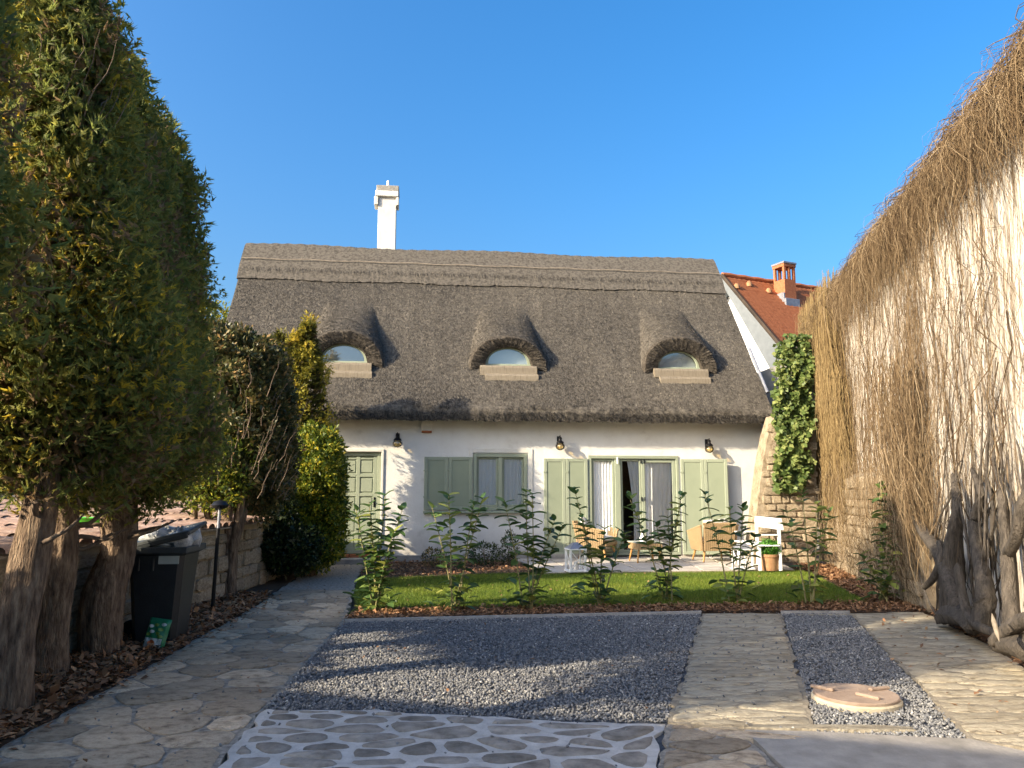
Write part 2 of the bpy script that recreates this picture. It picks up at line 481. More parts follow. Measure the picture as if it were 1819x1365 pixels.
def stone_mesh(c, h, inset=.012, dome=.004):
    n = len(c); m = c.mean(0)
    r = np.hypot(*(c - m).T)[:, None]
    top = m + (c - m) * np.maximum(.5, 1 - inset / np.maximum(r, .01))
    loc = lambda q: q - m
    zt = h + rng.normal(0, .0012, n)
    V = [(*loc(p), -.05) for p in c] + [(*loc(p), h - .008) for p in c] + [(*loc(p), zt[i]) for i, p in enumerate(top)] + [(0, 0, h + dome)]
    F = []
    for a in (0, n):
        F += [(a + i, a + (i + 1) % n, a + n + (i + 1) % n, a + n + i) for i in range(n)]
    F += [(2 * n + i, 2 * n + (i + 1) % n, 3 * n) for i in range(n)]
    me = bpy.data.meshes.new('stone'); me.from_pydata([tuple(map(float, v)) for v in V], [], F)
    me.polygons.foreach_set('use_smooth', np.ones(len(F), bool)); me.set_sharp_from_angle(angle=R(50))
    return me, m
def paving(name, poly, jointmat, stonemat, sp, gap, z=0.0, h=.012, stretch=(1, 1), rounding=1, ymax=None, border=.02, inset=.012, vary=0):
    b = structure(name, MB().prism(rough_edge(poly), z - .25, z), jointmat)
    pts = spread_pts(poly, sp, stretch)
    if ymax: pts = [p for p in pts if p[1] < ymax]
    if vary:                              # drop some seeds so that stones differ in size
        pts = [p for p in pts if rng.random() > vary * .35]
    cs = cells(poly, pts, gap, np.array(stretch) * sp * 2.2, rounding, border)
    cs = sorted(cs, key=lambda c: c[:, 1].mean())[:298]
    for c in cs:
        me, m = stone_mesh(c, h + rng.uniform(-.004, .006), inset)
        obj('stone', me, stonemat, b, loc=(m[0], m[1], z))
    return b

# ------------------------------------------------------------------ ground
g = MB(); S = 150
g.add([(-S, -40, -.06), (S, -40, -.06), (S, 2 * S, -.06), (-S, 2 * S, -.06)], [(0, 1, 2, 3)])
structure('ground', g, MT['ground'])

path_poly = np.vstack([[[-2.95, 2.4]], poly_px([(0, 1330), (110, 1268), (250, 1193), (340, 1140), (430, 1092), (520, 1032), (560, 1003)]),
                       poly_px([(690, 1001), (640, 1012), (629, 1050), (611, 1106), (540, 1185), (470, 1262), (400, 1340)]), [[-1.25, 2.4]]])
paving('stone_path', path_poly, MT['pathjoint'], MT['pathstone'], .27, .016, z=.0, h=.011, stretch=(1.2, 1), ymax=11, inset=.02)
cob_poly = np.vstack([poly_px([(474, 1263), (640, 1266), (820, 1274), (1000, 1286), (1182, 1291), (1165, 1365)]), [[.72, 2.6], [-1.22, 2.6]], poly_px([(404, 1340)])])
paving('mortar_apron', cob_poly, MT['whitemortar'], MT['cobble'], .15, .034, z=.012, h=.007, stretch=(1.4, .85), rounding=2, border=.03, vary=.8)
gravel_main = poly_px([(612, 1107), (930, 1099), (1246, 1092), (1184, 1285), (1000, 1283), (820, 1273), (640, 1265), (470, 1262)])
gravel_side = poly_px([(1391, 1092), (1509, 1092), (1720, 1317), (1600, 1313), (1452, 1305)])
strip_a = poly_px([(1248, 1092), (1388, 1092), (1450, 1304), (1330, 1302), (1186, 1287)])
strip_b = poly_px([(1512, 1092), (1640, 1090), (1700, 1120), (1760, 1150), (1819, 1190), (1950, 1260), (1950, 1352), (1722, 1318)])
strip_c = np.vstack([poly_px([(1186, 1289), (1320, 1303), (1385, 1370)]), [[1.7, 2.6], [.75, 2.6]], poly_px([(1168, 1365)])])
slab_d = np.vstack([poly_px([(1389, 1369), (1323, 1304), (1452, 1307), (1600, 1315), (1722, 1320), (1819, 1342), (1960, 1356)]), [[4.2, 2.6], [1.75, 2.6]]])
paving('stone_drive', strip_a, MT['stripjoint'], MT['stripstone'], .19, .006, z=.012, h=.007, stretch=(2.0, .7), inset=.02)
paving('stone_drive', strip_b, MT['stripjoint'], MT['stripstone'], .21, .006, z=.012, h=.007, stretch=(2.0, .7), inset=.02)
paving('stone_drive', strip_c, MT['pathjoint'], MT['pathstone'], .22, .016, z=.010, h=.010, stretch=(1.4, .9), inset=.02)
structure('concrete_slab', MB().prism(slab_d, -.2, .024), MT['slab'])
def gravel(name, poly, n, size, strays=()):
    q = np.vstack([scatter(poly, n)] + [scatter(p_, c_) for p_, c_ in strays]); n = len(q)
    keep = np.ones(len(q), bool)
    o = np.array([[1, 0, 0], [-1, 0, 0], [0, 1, 0], [0, -1, 0], [0, 0, 1], [0, 0, -1]], float)
    f = np.array([[0, 2, 4], [2, 1, 4], [1, 3, 4], [3, 0, 4], [2, 0, 5], [1, 2, 5], [3, 1, 5], [0, 3, 5]])
    s = size * rng.uniform(.55, 1.25, (n, 1, 1)) * rng.uniform(.6, 1.1, (n, 1, 3))
    V = o[None] * s * rng.uniform(.7, 1.1, (n, 6, 1))
    an = rng.random(n) * 6.28; ca, sa = np.cos(an), np.sin(an)
    x = V[..., 0] * ca[:, None] - V[..., 1] * sa[:, None]; y = V[..., 0] * sa[:, None] + V[..., 1] * ca[:, None]
    V = np.stack([x, y, V[..., 2] * .8 + x * rng.uniform(-.5, .5, (n, 1))], -1)
    V[..., :2] += q[:, None]; V[..., 2] += rng.uniform(.0, .014, (n, 1)); V[-sum(c_ for _, c_ in strays) or n:, :, 2] += .018
    F = f[None] + (np.arange(n) * 6)[:, None, None]
    rn = np.repeat(np.clip(rng.normal(.45, .22, n) + (rng.random(n) < .012) * .5, 0, 1), 8)
    b = structure(name + '_bed', MB().prism(poly, -.2, -.004), MT['gravelbed'])
    stuff(name, mesh_np(name, V.reshape(-1, 3), F.reshape(-1, 3), rn), MT['gravel'], b)
gravel('gravel', gravel_main, 42000, .0145, ((strip_a, 160), (cob_poly, 60), (path_poly, 170)))
gravel('gravel', gravel_side, 14000, .0145)

structure('gravel_base', MB().prism(np.vstack([poly_px([(604, 1108), (1246, 1093), (1640, 1091), (1815, 1190)]), [[4.6, 5.2], [3.4, 2.7], [-1.3, 2.7]]]), -.22, -.009), MT['gravelbed'])
kerb = MB()
kp = [G(612, 1106), G(930, 1098), G(1246, 1091), G(1388, 1091), G(1510, 1091)]
for a, b in zip(kp[:2], kp[1:3]):
    d = unit(b - a); nr = np.array([-d[1], d[0], 0]) * .02
    kerb.prism([(a)[:2], (b)[:2], (b + nr)[:2], (a + nr)[:2]], -.1, .035)
a, b = kp[3], kp[4]; kerb.prism([a[:2], b[:2], (b + np.array([0, .02, 0]))[:2], (a + np.array([0, .02, 0]))[:2]], -.1, .035)
structure('edging_kerb', kerb, MT['whitemortar'])

bed_front = poly_px([(612, 1103), (930, 1096), (1246, 1089), (1510, 1089), (1660, 1088), (1600, 1066), (1540, 1072), (1300, 1076), (900, 1081), (640, 1086)])
structure('mulch_bed', MB().prism(bed_front, -.2, .008), MT['soil'])
lawn_poly = poly_px([(640, 1088), (900, 1084), (1300, 1078), (1545, 1074), (1490, 1046), (1440, 1020), (1405, 1014), (980, 1018), (940, 1021), (860, 1022), (700, 1029), (636, 1030), (628, 1060)])
structure('lawn', MB().prism(lawn_poly, -.2, .012), MT['lawnbed'])
bed_house = poly_px([(700, 999), (985, 990), (962, 1008), (940, 1020), (860, 1021), (700, 1028), (640, 1029), (642, 1012)])
structure('mulch_bed', MB().prism(bed_house, -.2, .010), MT['soil'])
bed_left = np.vstack([[[-4.2, 2.4], [-3.0, 2.4]], poly_px([(-3, 1330), (108, 1268), (248, 1193), (338, 1140), (428, 1092), (518, 1032), (558, 1003)]), [[-4.2, 16.0]]])
structure('leaf_bed', MB().prism(bed_left, -.2, .004), MT['soil'])
wallfoot = np.array([[W(1950, 1280, .0)[0], 4.2]])
bed_right = np.vstack([poly_px([(1655, 1088), (1702, 1119), (1762, 1149), (1821, 1189), (1952, 1259)]), [[WX + WS * 4.3, 4.3], [WX + WS * 15.2, 15.2], [WX + WS * 15.2 - .9, 15.2]], poly_px([(1450, 1018), (1495, 1046), (1550, 1073), (1602, 1065)])])
structure('mulch_bed', MB().prism(bed_right, -.2, .006), MT['soil'])

def leaf_litter(poly, n, size, z=.012, zspread=.03, lo=.35):
    q = scatter(poly, n)
    C = np.column_stack([q, rng.uniform(z, z + zspread, n)])
    A = rdirs(n); A[:, 2] *= .35
    N = rdirs(n) * .45 + np.array([0, 0, 1])
    L = size * rng.uniform(.5, 1.3, n)
    V, F = kites(C, A, N, L, L * rng.uniform(.3, .75, n), .5, .12)
    return V, F, np.clip(rng.beta(2, 2.4, n), 0, 1)
l1 = leaf_litter(bed_front, 9000, .05); l2 = leaf_litter(bed_house, 4500, .055); l4 = leaf_litter(bed_right, 7000, .07)
near = np.vstack([[[-4.1, 3.2], [-3.2, 3.2]], poly_px([(-3, 1330), (108, 1268), (248, 1193), (338, 1140), (428, 1092), (480, 1060)]), [[-4.0, 11]]])
l3 = leaf_litter(near, 16000, .075, zspread=.05)
l5 = join_np([leaf_litter(near + np.array([.16, 0]), 900, .065, zspread=.01), leaf_litter(path_poly, 130, .04, z=.02, zspread=.008), leaf_litter(gravel_main, 70, .04, z=.02, zspread=.01), leaf_litter(strip_b, 90, .05, z=.025, zspread=.01), leaf_litter(lawn_poly, 90, .05, z=.05, zspread=.01)])
for nm, l, lab in (('wood_chips', l1, 'reddish bark mulch along the row of laurel shrubs'), ('wood_chips', l2, 'bark mulch in the bed under the cottage window'),
                   ('fallen_leaves', join_np([l3, l5]), 'brown fallen leaves under the conifer trunks'), ('fallen_leaves', l4, 'dry leaves at the foot of the vine trunks')):
    stuff(nm, mesh_np(nm, *l), MT['litter'], None, lab, 'leaves' if 'leaves' in nm else 'mulch')

n = 120000
q = scatter(lawn_poly, n)
hgt = rng.uniform(.02, .05, n)
lean = rng.normal(0, .018, (n, 2)); w = rng.uniform(.002, .0045, n); an = rng.random(n) * 3.14
dx = np.stack([np.cos(an), np.sin(an)], 1) * w[:, None]
V = np.zeros((n, 3, 3)); V[:, 0, :2] = q - dx; V[:, 1, :2] = q + dx; V[:, 2, :2] = q + lean; V[:, :2, 2] = .010; V[:, 2, 2] = .012 + hgt
patch = .5 + .22 * np.sin(q[:, 0] * 1.7 + 1.3 * np.sin(q[:, 1] * 1.9)) * np.sin(q[:, 1] * 2.7 + q[:, 0])
stuff('grass', mesh_np('grass', V.reshape(-1, 3), np.arange(3 * n).reshape(-1, 3), np.clip(rng.normal(patch, .2), 0, 1)), MT['grass'], None,
      'short mown lawn between the laurel row and the patio', 'lawn')

# patio of large slabs
pa = [G(930, 1019, .06), G(1400, 1013, .06)]
fr = [np.array([*HW(u, v, 0)[:2]]) for u, v in ((6.15, -2.5), (11.7, -2.55), (11.7, -.02), (6.2, -.02))]
fr[0] = G(966, 1017, .05)[:2]; fr[1] = G(1412, 1012, .05)[:2]
patio_poly = np.array(fr)
pt = structure('patio', MB().prism(patio_poly, -.2, .04), MT['mortar'])
slabs = MB().mesh
for i in range(8):
    for j in range(4):
        a, b, c, d = fr
        def bl(s, t): return (a * (1 - s) + b * s) * (1 - t) + (d * (1 - s) + c * s) * t
        e = .006
        c4 = np.array([bl(i / 8 + e / 2, j / 4 + e), bl((i + 1) / 8 - e / 2, j / 4 + e), bl((i + 1) / 8 - e / 2, (j + 1) / 4 - e), bl(i / 8 + e / 2, (j + 1) / 4 - e)])
        me, m = stone_mesh(c4, .022, .008, .0)
        obj('paving_slab', me, MT['patio'], pt, loc=(m[0], m[1], .03))

# ------------------------------------------------------------------ thatched cottage
cot = thing('thatched_cottage', 'white thatched cottage with sage green shutters and three eyebrow dormers', 'house', HO, HA)
LEN, VR = 11.72, 2.68
ZE, ZR = 3.08, 7.30
SL = (ZR - ZE) / (VR + .45)
def plane_z(v): return ZE + (v + .45) * SL
# places of the dormer sills on the slope
dorm = []
c0 = np.array([0, 0, CAM_H]) - HO
for px, py in ((609, 650), (903, 652), (1207, 657)):
    d = ray(px, py)
    num = ZE + (c0 @ HV + .45) * SL - c0[2]
    t = num / (d[2] - (d @ HV) * SL)
    qq = c0 + d * t
    dorm.append((float(qq @ HU), float(qq @ HV)))
V0 = float(np.mean([d[1] for d in dorm]))
DU = [d[0] for d in dorm]
HBS = (1.0, .93, 1.05)
HB, RUN, HWD = .74, 1.30, .86
def shape(x):
    x = np.abs(x) / HWD
    core = np.clip(1 - x ** 2.4, 0, 1) ** .52
    return core
def bump(u, v):
    b = np.zeros_like(u)
    for c, hk in zip(DU, HBS):
        t = np.clip((v - V0) / RUN, 0, 1)
        wd = 1 - .45 * t
        b = np.maximum(b, hk * HB * shape((u - c) / wd) * (1 - t) ** 1.18)
        b = np.maximum(b, .05 * np.exp(-((u - c) / (HWD * 1.0)) ** 4) * (1 - t) ** 1.2)
    return b
def nz(u, v):
    return .012 * np.sin(u * 2.3 + 1) * np.sin(v * 3.1) + .007 * np.sin(u * 6.1 + np.sin(v * 7)) * np.sin(v * 8.3 - u) + .005 * np.sin(u * 13 + 2 * np.sin(v * 11)) * np.sin(v * 17)
us = np.linspace(0, LEN, 300)
vA = np.linspace(-.45, V0, 26); vB = np.linspace(V0, VR, 64)
rows = []
for k, v in enumerate(np.concatenate([vA, vB])):
    vv = np.full_like(us, v)
    z = plane_z(vv) + nz(us, vv) * (.3 + .7 * min(1, (v + .45) * 3))
    if k >= len(vA): z = z + bump(us, vv)
    if k == 0: z = z - .05
    vv2 = vv + (.02 * np.sin(us * 3.1) + .012 * np.sin(us * 23)) * (k < 2)
    rows.append(np.stack([us, vv2, z], 1))
nb = len(rows)
# ridge crest then back slope, then underside
back = [np.stack([us, np.full_like(us, VR + t * (VR + .45)), np.full_like(us, ZR - t * (ZR - ZE))], 1) for t in (.02, .5, 1)]
under = [np.stack([us, np.full_like(us, 2 * VR + .45 - .05), np.full_like(us, ZE - .24)], 1), np.stack([us, np.full_like(us, VR), np.full_like(us, ZR - .4)], 1),
         np.stack([us, np.full_like(us, -.45 + .12), np.full_like(us, ZE - .20)], 1), np.stack([us, np.full_like(us, -.45 + .02), ZE - .235 + .012 * np.sin(us * 29) + .012 * np.sin(us * 4.1)], 1)]
allr = np.stack(rows + back + under)
nr_, nu = allr.shape[:2]
Vr = allr.reshape(-1, 3)
F = []
idx = np.arange(nr_ * nu).reshape(nr_, nu)
bu = bump(us, np.full_like(us, V0 + 1e-6)) > .02
for r_ in range(nr_):
    r2 = (r_ + 1) % nr_
    for c_ in range(nu - 1):
        if r_ == len(vA) - 1 and (bu[c_] and bu[c_ + 1]): continue
        F.append((idx[r_, c_], idx[r_, c_ + 1], idx[r2, c_ + 1], idx[r2, c_]))
ends = [tuple(idx[:, 0][::-1]), tuple(idx[:, -1])]
# verge faces: strips between the slope and the underside
tm = bpy.data.meshes.new('roof'); tm.from_pydata([tuple(map(float, p)) for p in Vr], [], [tuple(map(int, f)) for f in F] + [tuple(map(int, e)) for e in ends])
tm.polygons.foreach_set('use_smooth', np.ones(len(tm.polygons), bool)); tm.set_sharp_from_angle(angle=R(60)); tm.update()
roof = obj('roof', tm, MT['thatch'], cot)

def roofz(u, v):
    return plane_z(v) + nz(u, v) + np.where(v > V0, bump(u, v), 0)
def reeds(n, u, v, L, lift, jit):
    e = .01
    z = roofz(u, v)
    du = np.stack([np.full(n, e), np.zeros(n), roofz(u + e, v) - z], 1)
    vv = np.where((v > V0), np.maximum(v - e, V0 + 1e-4), v - e)
    dv = np.stack([np.zeros(n), vv - v - 1e-5, roofz(u, vv) - z], 1)
    dn = unit(dv); N = unit(np.cross(dn, du)); N *= np.sign(N[:, 2:3] + 1e-9)
    A = unit(dn + N * lift[:, None] + rng.normal(0, jit, (n, 3)))
    C = np.stack([u, v, z], 1) - A * L[:, None] * .35
    V, F = kites(C, A, N + rng.normal(0, .5, (n, 3)), L, rng.uniform(.004, .011, n), .5)
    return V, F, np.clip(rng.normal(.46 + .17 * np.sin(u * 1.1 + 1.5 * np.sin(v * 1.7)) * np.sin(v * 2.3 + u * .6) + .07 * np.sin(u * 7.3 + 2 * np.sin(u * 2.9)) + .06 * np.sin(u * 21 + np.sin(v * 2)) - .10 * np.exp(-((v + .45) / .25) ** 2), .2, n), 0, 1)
n = 165000
u = rng.uniform(.02, LEN - .02, n); v = rng.uniform(-.44, VR - .5, n)
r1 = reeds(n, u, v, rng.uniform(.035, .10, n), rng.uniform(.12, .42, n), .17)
n = 14000
ue = rng.uniform(0, LEN, n)
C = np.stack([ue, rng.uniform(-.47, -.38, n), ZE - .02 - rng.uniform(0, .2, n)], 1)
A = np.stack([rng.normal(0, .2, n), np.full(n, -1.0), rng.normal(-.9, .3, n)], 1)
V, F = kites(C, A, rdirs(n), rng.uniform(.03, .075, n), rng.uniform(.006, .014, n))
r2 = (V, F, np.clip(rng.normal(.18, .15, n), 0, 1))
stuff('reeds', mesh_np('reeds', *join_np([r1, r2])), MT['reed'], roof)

# ridge cap with its lacing rod
cap_rows = []
uc = np.linspace(-.03, LEN + .03, 240)
zt = ZR + .09 + .025 * np.sin(uc * 1.3) + .008 * np.sin(uc * 21)
VC = VR - .70
rag = .012 * np.sin(uc * 2.1) + rng.normal(0, .008, len(uc))
bot = VC + rag
def on(v, o): return plane_z(v) + o
cap_rows.append(np.stack([uc, bot + .02, on(bot, -.05)], 1))
cap_rows.append(np.stack([uc, bot - .075, on(bot - .075, .10) - .05], 1))
for v_ in (VC + .18, VC + .36, VC + .54, VR - .06): cap_rows.append(np.stack([uc, np.full_like(uc, v_ - .06), on(v_, .085) + .004 * np.sin(uc * 26 + v_ * 9)], 1))
cap_rows.append(np.stack([uc, np.full_like(uc, VR), zt], 1))
cap_rows.append(np.stack([uc, np.full_like(uc, VR + .1), zt - .06], 1))
cap_rows.append(np.stack([uc, np.full_like(uc, 2 * VR - VC + .1), on(bot, 0)], 1))
cr = np.stack(cap_rows); nr_, nu = cr.shape[:2]; idx = np.arange(nr_ * nu).reshape(nr_, nu)
Fc = np.stack([idx[:-1, :-1], idx[:-1, 1:], idx[1:, 1:], idx[1:, :-1]], -1).reshape(-1, 4)
cm = bpy.data.meshes.new('ridge_cap'); cm.from_pydata([tuple(map(float, p)) for p in cr.reshape(-1, 3)], [], [tuple(map(int, f)) for f in Fc] + [tuple(map(int, idx[:, 0][::-1])), tuple(map(int, idx[:, -1]))])
cm.update()
cap = obj('ridge_cap', cm, MT['thatch'], cot)
n = 26000
uu = rng.uniform(0, LEN, n); vv = rng.uniform(VC + .10, VR - .02, n)
A = np.stack([rng.normal(.06, .09, n), np.full(n, -1.0), np.full(n, -SL)], 1); A = unit(A); Nn = np.array([0, -SL, 1]) / math.hypot(1, SL)
C = np.stack([uu, vv, on(vv, .10)], 1) + Nn * rng.uniform(-.01, .03, (n, 1))
V, F = kites(C, A + Nn * .05, np.tile(Nn, (n, 1)) + rng.normal(0, .4, (n, 3)), rng.uniform(.08, .2, n), rng.uniform(.006, .013, n))
stuff('ridge_reeds', mesh_np('ridge_reeds', V, F, np.clip(rng.normal(.36, .27, n), 0, 1)), MT['reed'], cap)
rod = [(x, VC + .30 - .085 + .006 * math.sin(x * 3), on(VC + .30, .115) + .012 * math.sin(x * 5.1)) for x in np.linspace(0, LEN, 40)]
obj('lacing_rod', MB().tube(rod, .011, 5), MT['cord'], cap)

# dormer hoods and windows
for i, c in enumerate(DU):
    z0 = plane_z(V0)
    xs = np.linspace(-HWD, HWD, 41)
    wi, hi = .50, .43
    ang = np.linspace(math.pi, 0, 41)
    outer = np.stack([c + xs, np.full(41, V0 - .05), z0 + HB * shape(xs) + nz(c + xs, np.full(41, V0))], 1)
    # even spacing along the curve
    outer_mid = outer.copy(); 
    inner = np.stack([c + wi * np.cos(ang), np.full(41, V0 - .02), z0 + .02 + hi * np.sin(ang) ** .9], 1)
    tt = np.linspace(0, 1, 41)
    ox = -HWD * np.cos(tt * math.pi)
    outer = np.stack([c + ox, np.full(41, V0 - .01), z0 - .03 + HBS[i] * HB * shape(ox) + nz(c + ox, np.full(41, V0)) + .03 * (np.abs(ox) < HWD * .98)], 1)
    outer2 = outer + np.array([0, -.06, -.05]) ; outer2[:, 0] = c + (outer2[:, 0] - c) * .96
    deep = inner + np.array([0, .26, 0])
    R4 = np.stack([outer, outer2, (outer2 * .45 + inner * .55) + np.array([0, -.02, 0]), inner, deep])
    R4[1:3] += rng.normal(0, .008, R4[1:3].shape)
    ii = np.arange(5 * 41).reshape(5, 41)
    Fh = np.stack([ii[:-1, :-1], ii[:-1, 1:], ii[1:, 1:], ii[1:, :-1]], -1).reshape(-1, 4)
    hm = bpy.data.meshes.new('dormer_hood'); hm.from_pydata([tuple(map(float, p)) for p in R4.reshape(-1, 3)], [], [tuple(map(int, f)) for f in Fh]); hm.update()
    hood = obj('dormer_hood', hm, MT['hood'], roof)
    n = 2600
    k = rng.integers(0, 40, n); s = rng.random(n)[:, None]
    Cc = R4[1][k] * (1 - s) + R4[3][k] * s + rng.normal(0, .006, (n, 3))
    rad = unit(Cc - np.array([c, V0, z0]))
    V, F = kites(Cc, np.stack([rng.normal(0, .3, n), np.full(n, -1.0), rng.normal(-.35, .3, n)], 1) + rad * .2, rdirs(n), rng.uniform(.02, .055, n), rng.uniform(.006, .013, n))
    stuff('hood_reeds', mesh_np('hood_reeds', V, F, np.clip(rng.normal(.27, .2, n), 0, 1)), MT['reed'], roof)
    # window
    vg = V0 + .12
    fr_ = MB()
    fo = np.stack([c + .49 * np.cos(ang), np.full(41, vg - .03), z0 + .03 + .42 * np.sin(ang) ** .9], 1)
    fi = np.stack([c + .43 * np.cos(ang), np.full(41, vg - .03), z0 + .085 + .335 * np.sin(ang) ** .9], 1)
    st = np.stack([fo, fi, fi + np.array([0, .06, 0])]); ii = np.arange(3 * 41).reshape(3, 41)
    fr_.add(st.reshape(-1, 3), np.stack([ii[:-1, :-1], ii[:-1, 1:], ii[1:, 1:], ii[1:, :-1]], -1).reshape(-1, 4))
    fr_.box((c - .5, vg - .05, z0 + .0), (c + .5, vg + .03, z0 + .085))
    win = obj('dormer_window', fr_, MT['sage'], cot)
    gp = [(c + .44 * math.cos(a), vg + .0, z0 + .07 + .345 * math.sin(a) ** .9) for a in np.linspace(math.pi, 0, 21)]
    gm = MB().add(gp, [tuple(range(21))]).mesh('glass')
    obj('pane', gm, MT['skyglass'], win)
    bl = MB(); bl.extrude([(x, vg + .05, z) for x, _, z in gp], (0, 1, 0), .02)
    obj('blind', bl, MT['curtain'], win)
    # thatched sill, two courses
    for k, (v1, zt_, zb, wd, sh) in enumerate(((V0 - .10, z0 + .02, z0 - .19, .62, 0), (V0 - .18, z0 - .17, z0 - .34, .58, .06))):
        sb = MB(); nseg = 14
        xs = np.linspace(c - wd + sh, c + wd + sh - .02, nseg)
        for a, b in zip(xs[:-1], xs[1:]):
            pass
        prof = lambda x: [(x, V0 + .16, zt_ - .01), (x, v1 - .02, zt_ + .006 * math.sin(x * 25)), (x, v1 - .055, zt_ - .05), (x, v1 - .06 , zb + .012 * math.sin(x * 19)), (x, V0 + .16, zb)]
        Vs = [p for x in xs for p in prof(x)]
        Fs = [(j * 5 + k_, j * 5 + (k_ + 1) % 5, (j + 1) * 5 + (k_ + 1) % 5, (j + 1) * 5 + k_) for j in range(nseg - 1) for k_ in range(5)]
        Fs += [tuple(range(5)), tuple(range(5 * nseg - 1, 5 * nseg - 6, -1))]
        sb.add(Vs, Fs)
        obj('thatched_sill', sb, MT['sillreed'], win)

# walls with real openings
def hx(px, py=880, v=0): return HP(px, py, v)[0]
door_u = (hx(593), hx(676)); door_z = (.17, HP(630, 803)[1])
win_u = (hx(840), hx(937)); win_z = (HP(890, 907)[1], HP(890, 806)[1])
big_u = (hx(1046), hx(1207)); big_z = (.09, HP(1120, 810)[1])
WT = 3.15
UW0, UW1 = .25, hx(1358)
wl = MB()
T = .38
def seg(u0, u1, z0, z1): wl.box((u0, 0, z0), (u1, T, z1), .002)
seg(UW0, door_u[0], 0, WT); seg(door_u[0], door_u[1], door_z[1], WT); seg(door_u[0], door_u[1], -.1, .10)
seg(door_u[1], win_u[0], 0, WT); seg(win_u[0], win_u[1], win_z[1], WT); seg(win_u[0], win_u[1], 0, win_z[0])
seg(win_u[1], big_u[0], 0, WT); seg(big_u[0], big_u[1], big_z[1], WT); seg(big_u[0], big_u[1], -.1, .06)
seg(big_u[1], UW1, 0, WT)
wl.box((UW0, T, 0), (UW0 + .3, 5.2, WT), .002); wl.box((UW1 - .3, T, 0), (UW1, 5.2, WT), .002); wl.box((UW0 + .3, 4.9, 0), (UW1 - .3, 5.2, WT), .002)
for ug in (UW0 + .02, UW1 - .30):
    wl.extrude([(ug, .05, WT), (ug, 5.2, WT), (ug, VR, ZR - .55)], (1, 0, 0), .28)
obj('wall', wl, MT['plaster'], cot)
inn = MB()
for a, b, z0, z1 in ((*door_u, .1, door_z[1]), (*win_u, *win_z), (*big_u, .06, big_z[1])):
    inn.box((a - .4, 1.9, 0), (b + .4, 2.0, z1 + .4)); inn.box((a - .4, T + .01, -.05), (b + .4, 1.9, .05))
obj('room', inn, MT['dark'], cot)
pl = MB().box((UW0, -.06, -.1), (door_u[0] - .05, -.003, .14)); pl.box((door_u[1] + .05, -.06, -.1), (big_u[0] - .1, -.003, .14))
obj('plinth', pl, MT['concrete'], cot)

def framed(u0, u1, z0, z1, b, v0, v1, mb=None, bottom=True):
    mb = mb or MB()
    mb.box((u0, v0, z0), (u0 + b, v1, z1)); mb.box((u1 - b, v0, z0), (u1, v1, z1))
    mb.box((u0 + b, v0, z1 - b), (u1 - b, v1, z1))
    if bottom: mb.box((u0 + b, v0, z0), (u1 - b, v1, z0 + b))
    return mb
# front door
obj('door_frame', framed(door_u[0] + .005, door_u[1] - .005, .165, door_z[1] - .005, .075, .05, .16, bottom=False), MT['sage'], cot)
du0, du1, dz0, dz1 = door_u[0] + .083, door_u[1] - .083, .175, door_z[1] - .083
dr = obj('door', MB().box((du0, .10, dz0), (du1, .135, dz1)), MT['sagepanel'], cot)
rails = MB(); um = (du0 + du1) / 2; zz = np.linspace(dz0, dz1, 6)
rails.box((du0, .075, dz0), (du0 + .08, .10, dz1)); rails.box((du1 - .08, .075, dz0), (du1, .10, dz1)); rails.box((um - .04, .075, dz0), (um + .04, .10, dz1))
for k, z in enumerate(zz):
    for a, b in ((du0 + .08, um - .04), (um + .04, du1 - .08)):
        rails.box((a, .076, z - (.0 if k == 0 else .035)), (b, .10, z + (.0 if k == 5 else .035) + (.08 if k == 0 else 0) - (0.07 if k == 5 else 0)))
obj('door_rails', rails, MT['sage'], dr)
for k in range(5):
    for a, b in ((du0 + .10, um - .06), (um + .06, du1 - .10)):
        obj('door_panel', MB().box((a, .085, zz[k] + (.10 if k == 0 else .06)), (b, .10, zz[k + 1] - (.095 if k == 4 else .06)), .012), MT['sage'], dr)
obj('handle', MB().box((du1 - .06, .062, 1.10), (du1 - .02, .075, 1.30)).tube([(du1 - .04, .07, 1.2), (du1 - .04, .03, 1.2), (du1 - .15, .025, 1.2)], .009, 6), MT['iron'], dr)
obj('doorstep', MB().box((door_u[0] - .06, -.32, -.1), (door_u[1] + .12, .12, .10), .012), MT['concrete'], cot)
for k in range(4):
    a = door_u[0] + .15 + k * .2
    obj('brick', MB().box((a, -.0, .10), (a + .19, .11, .163), .006), MT['brick'], cot)
wr = MB()
wr.box((door_u[0] - .07, -.025, .1), (door_u[0] - .002, .0, door_z[1] + .06)); wr.box((door_u[1] + .002, -.025, .1), (door_u[1] + .05, .0, door_z[1] + .06)); wr.box((door_u[0] - .002, -.025, door_z[1] + .002), (door_u[1] + .002, .0, door_z[1] + .06))
obj('door_surround', wr, MT['chimney'], cot)

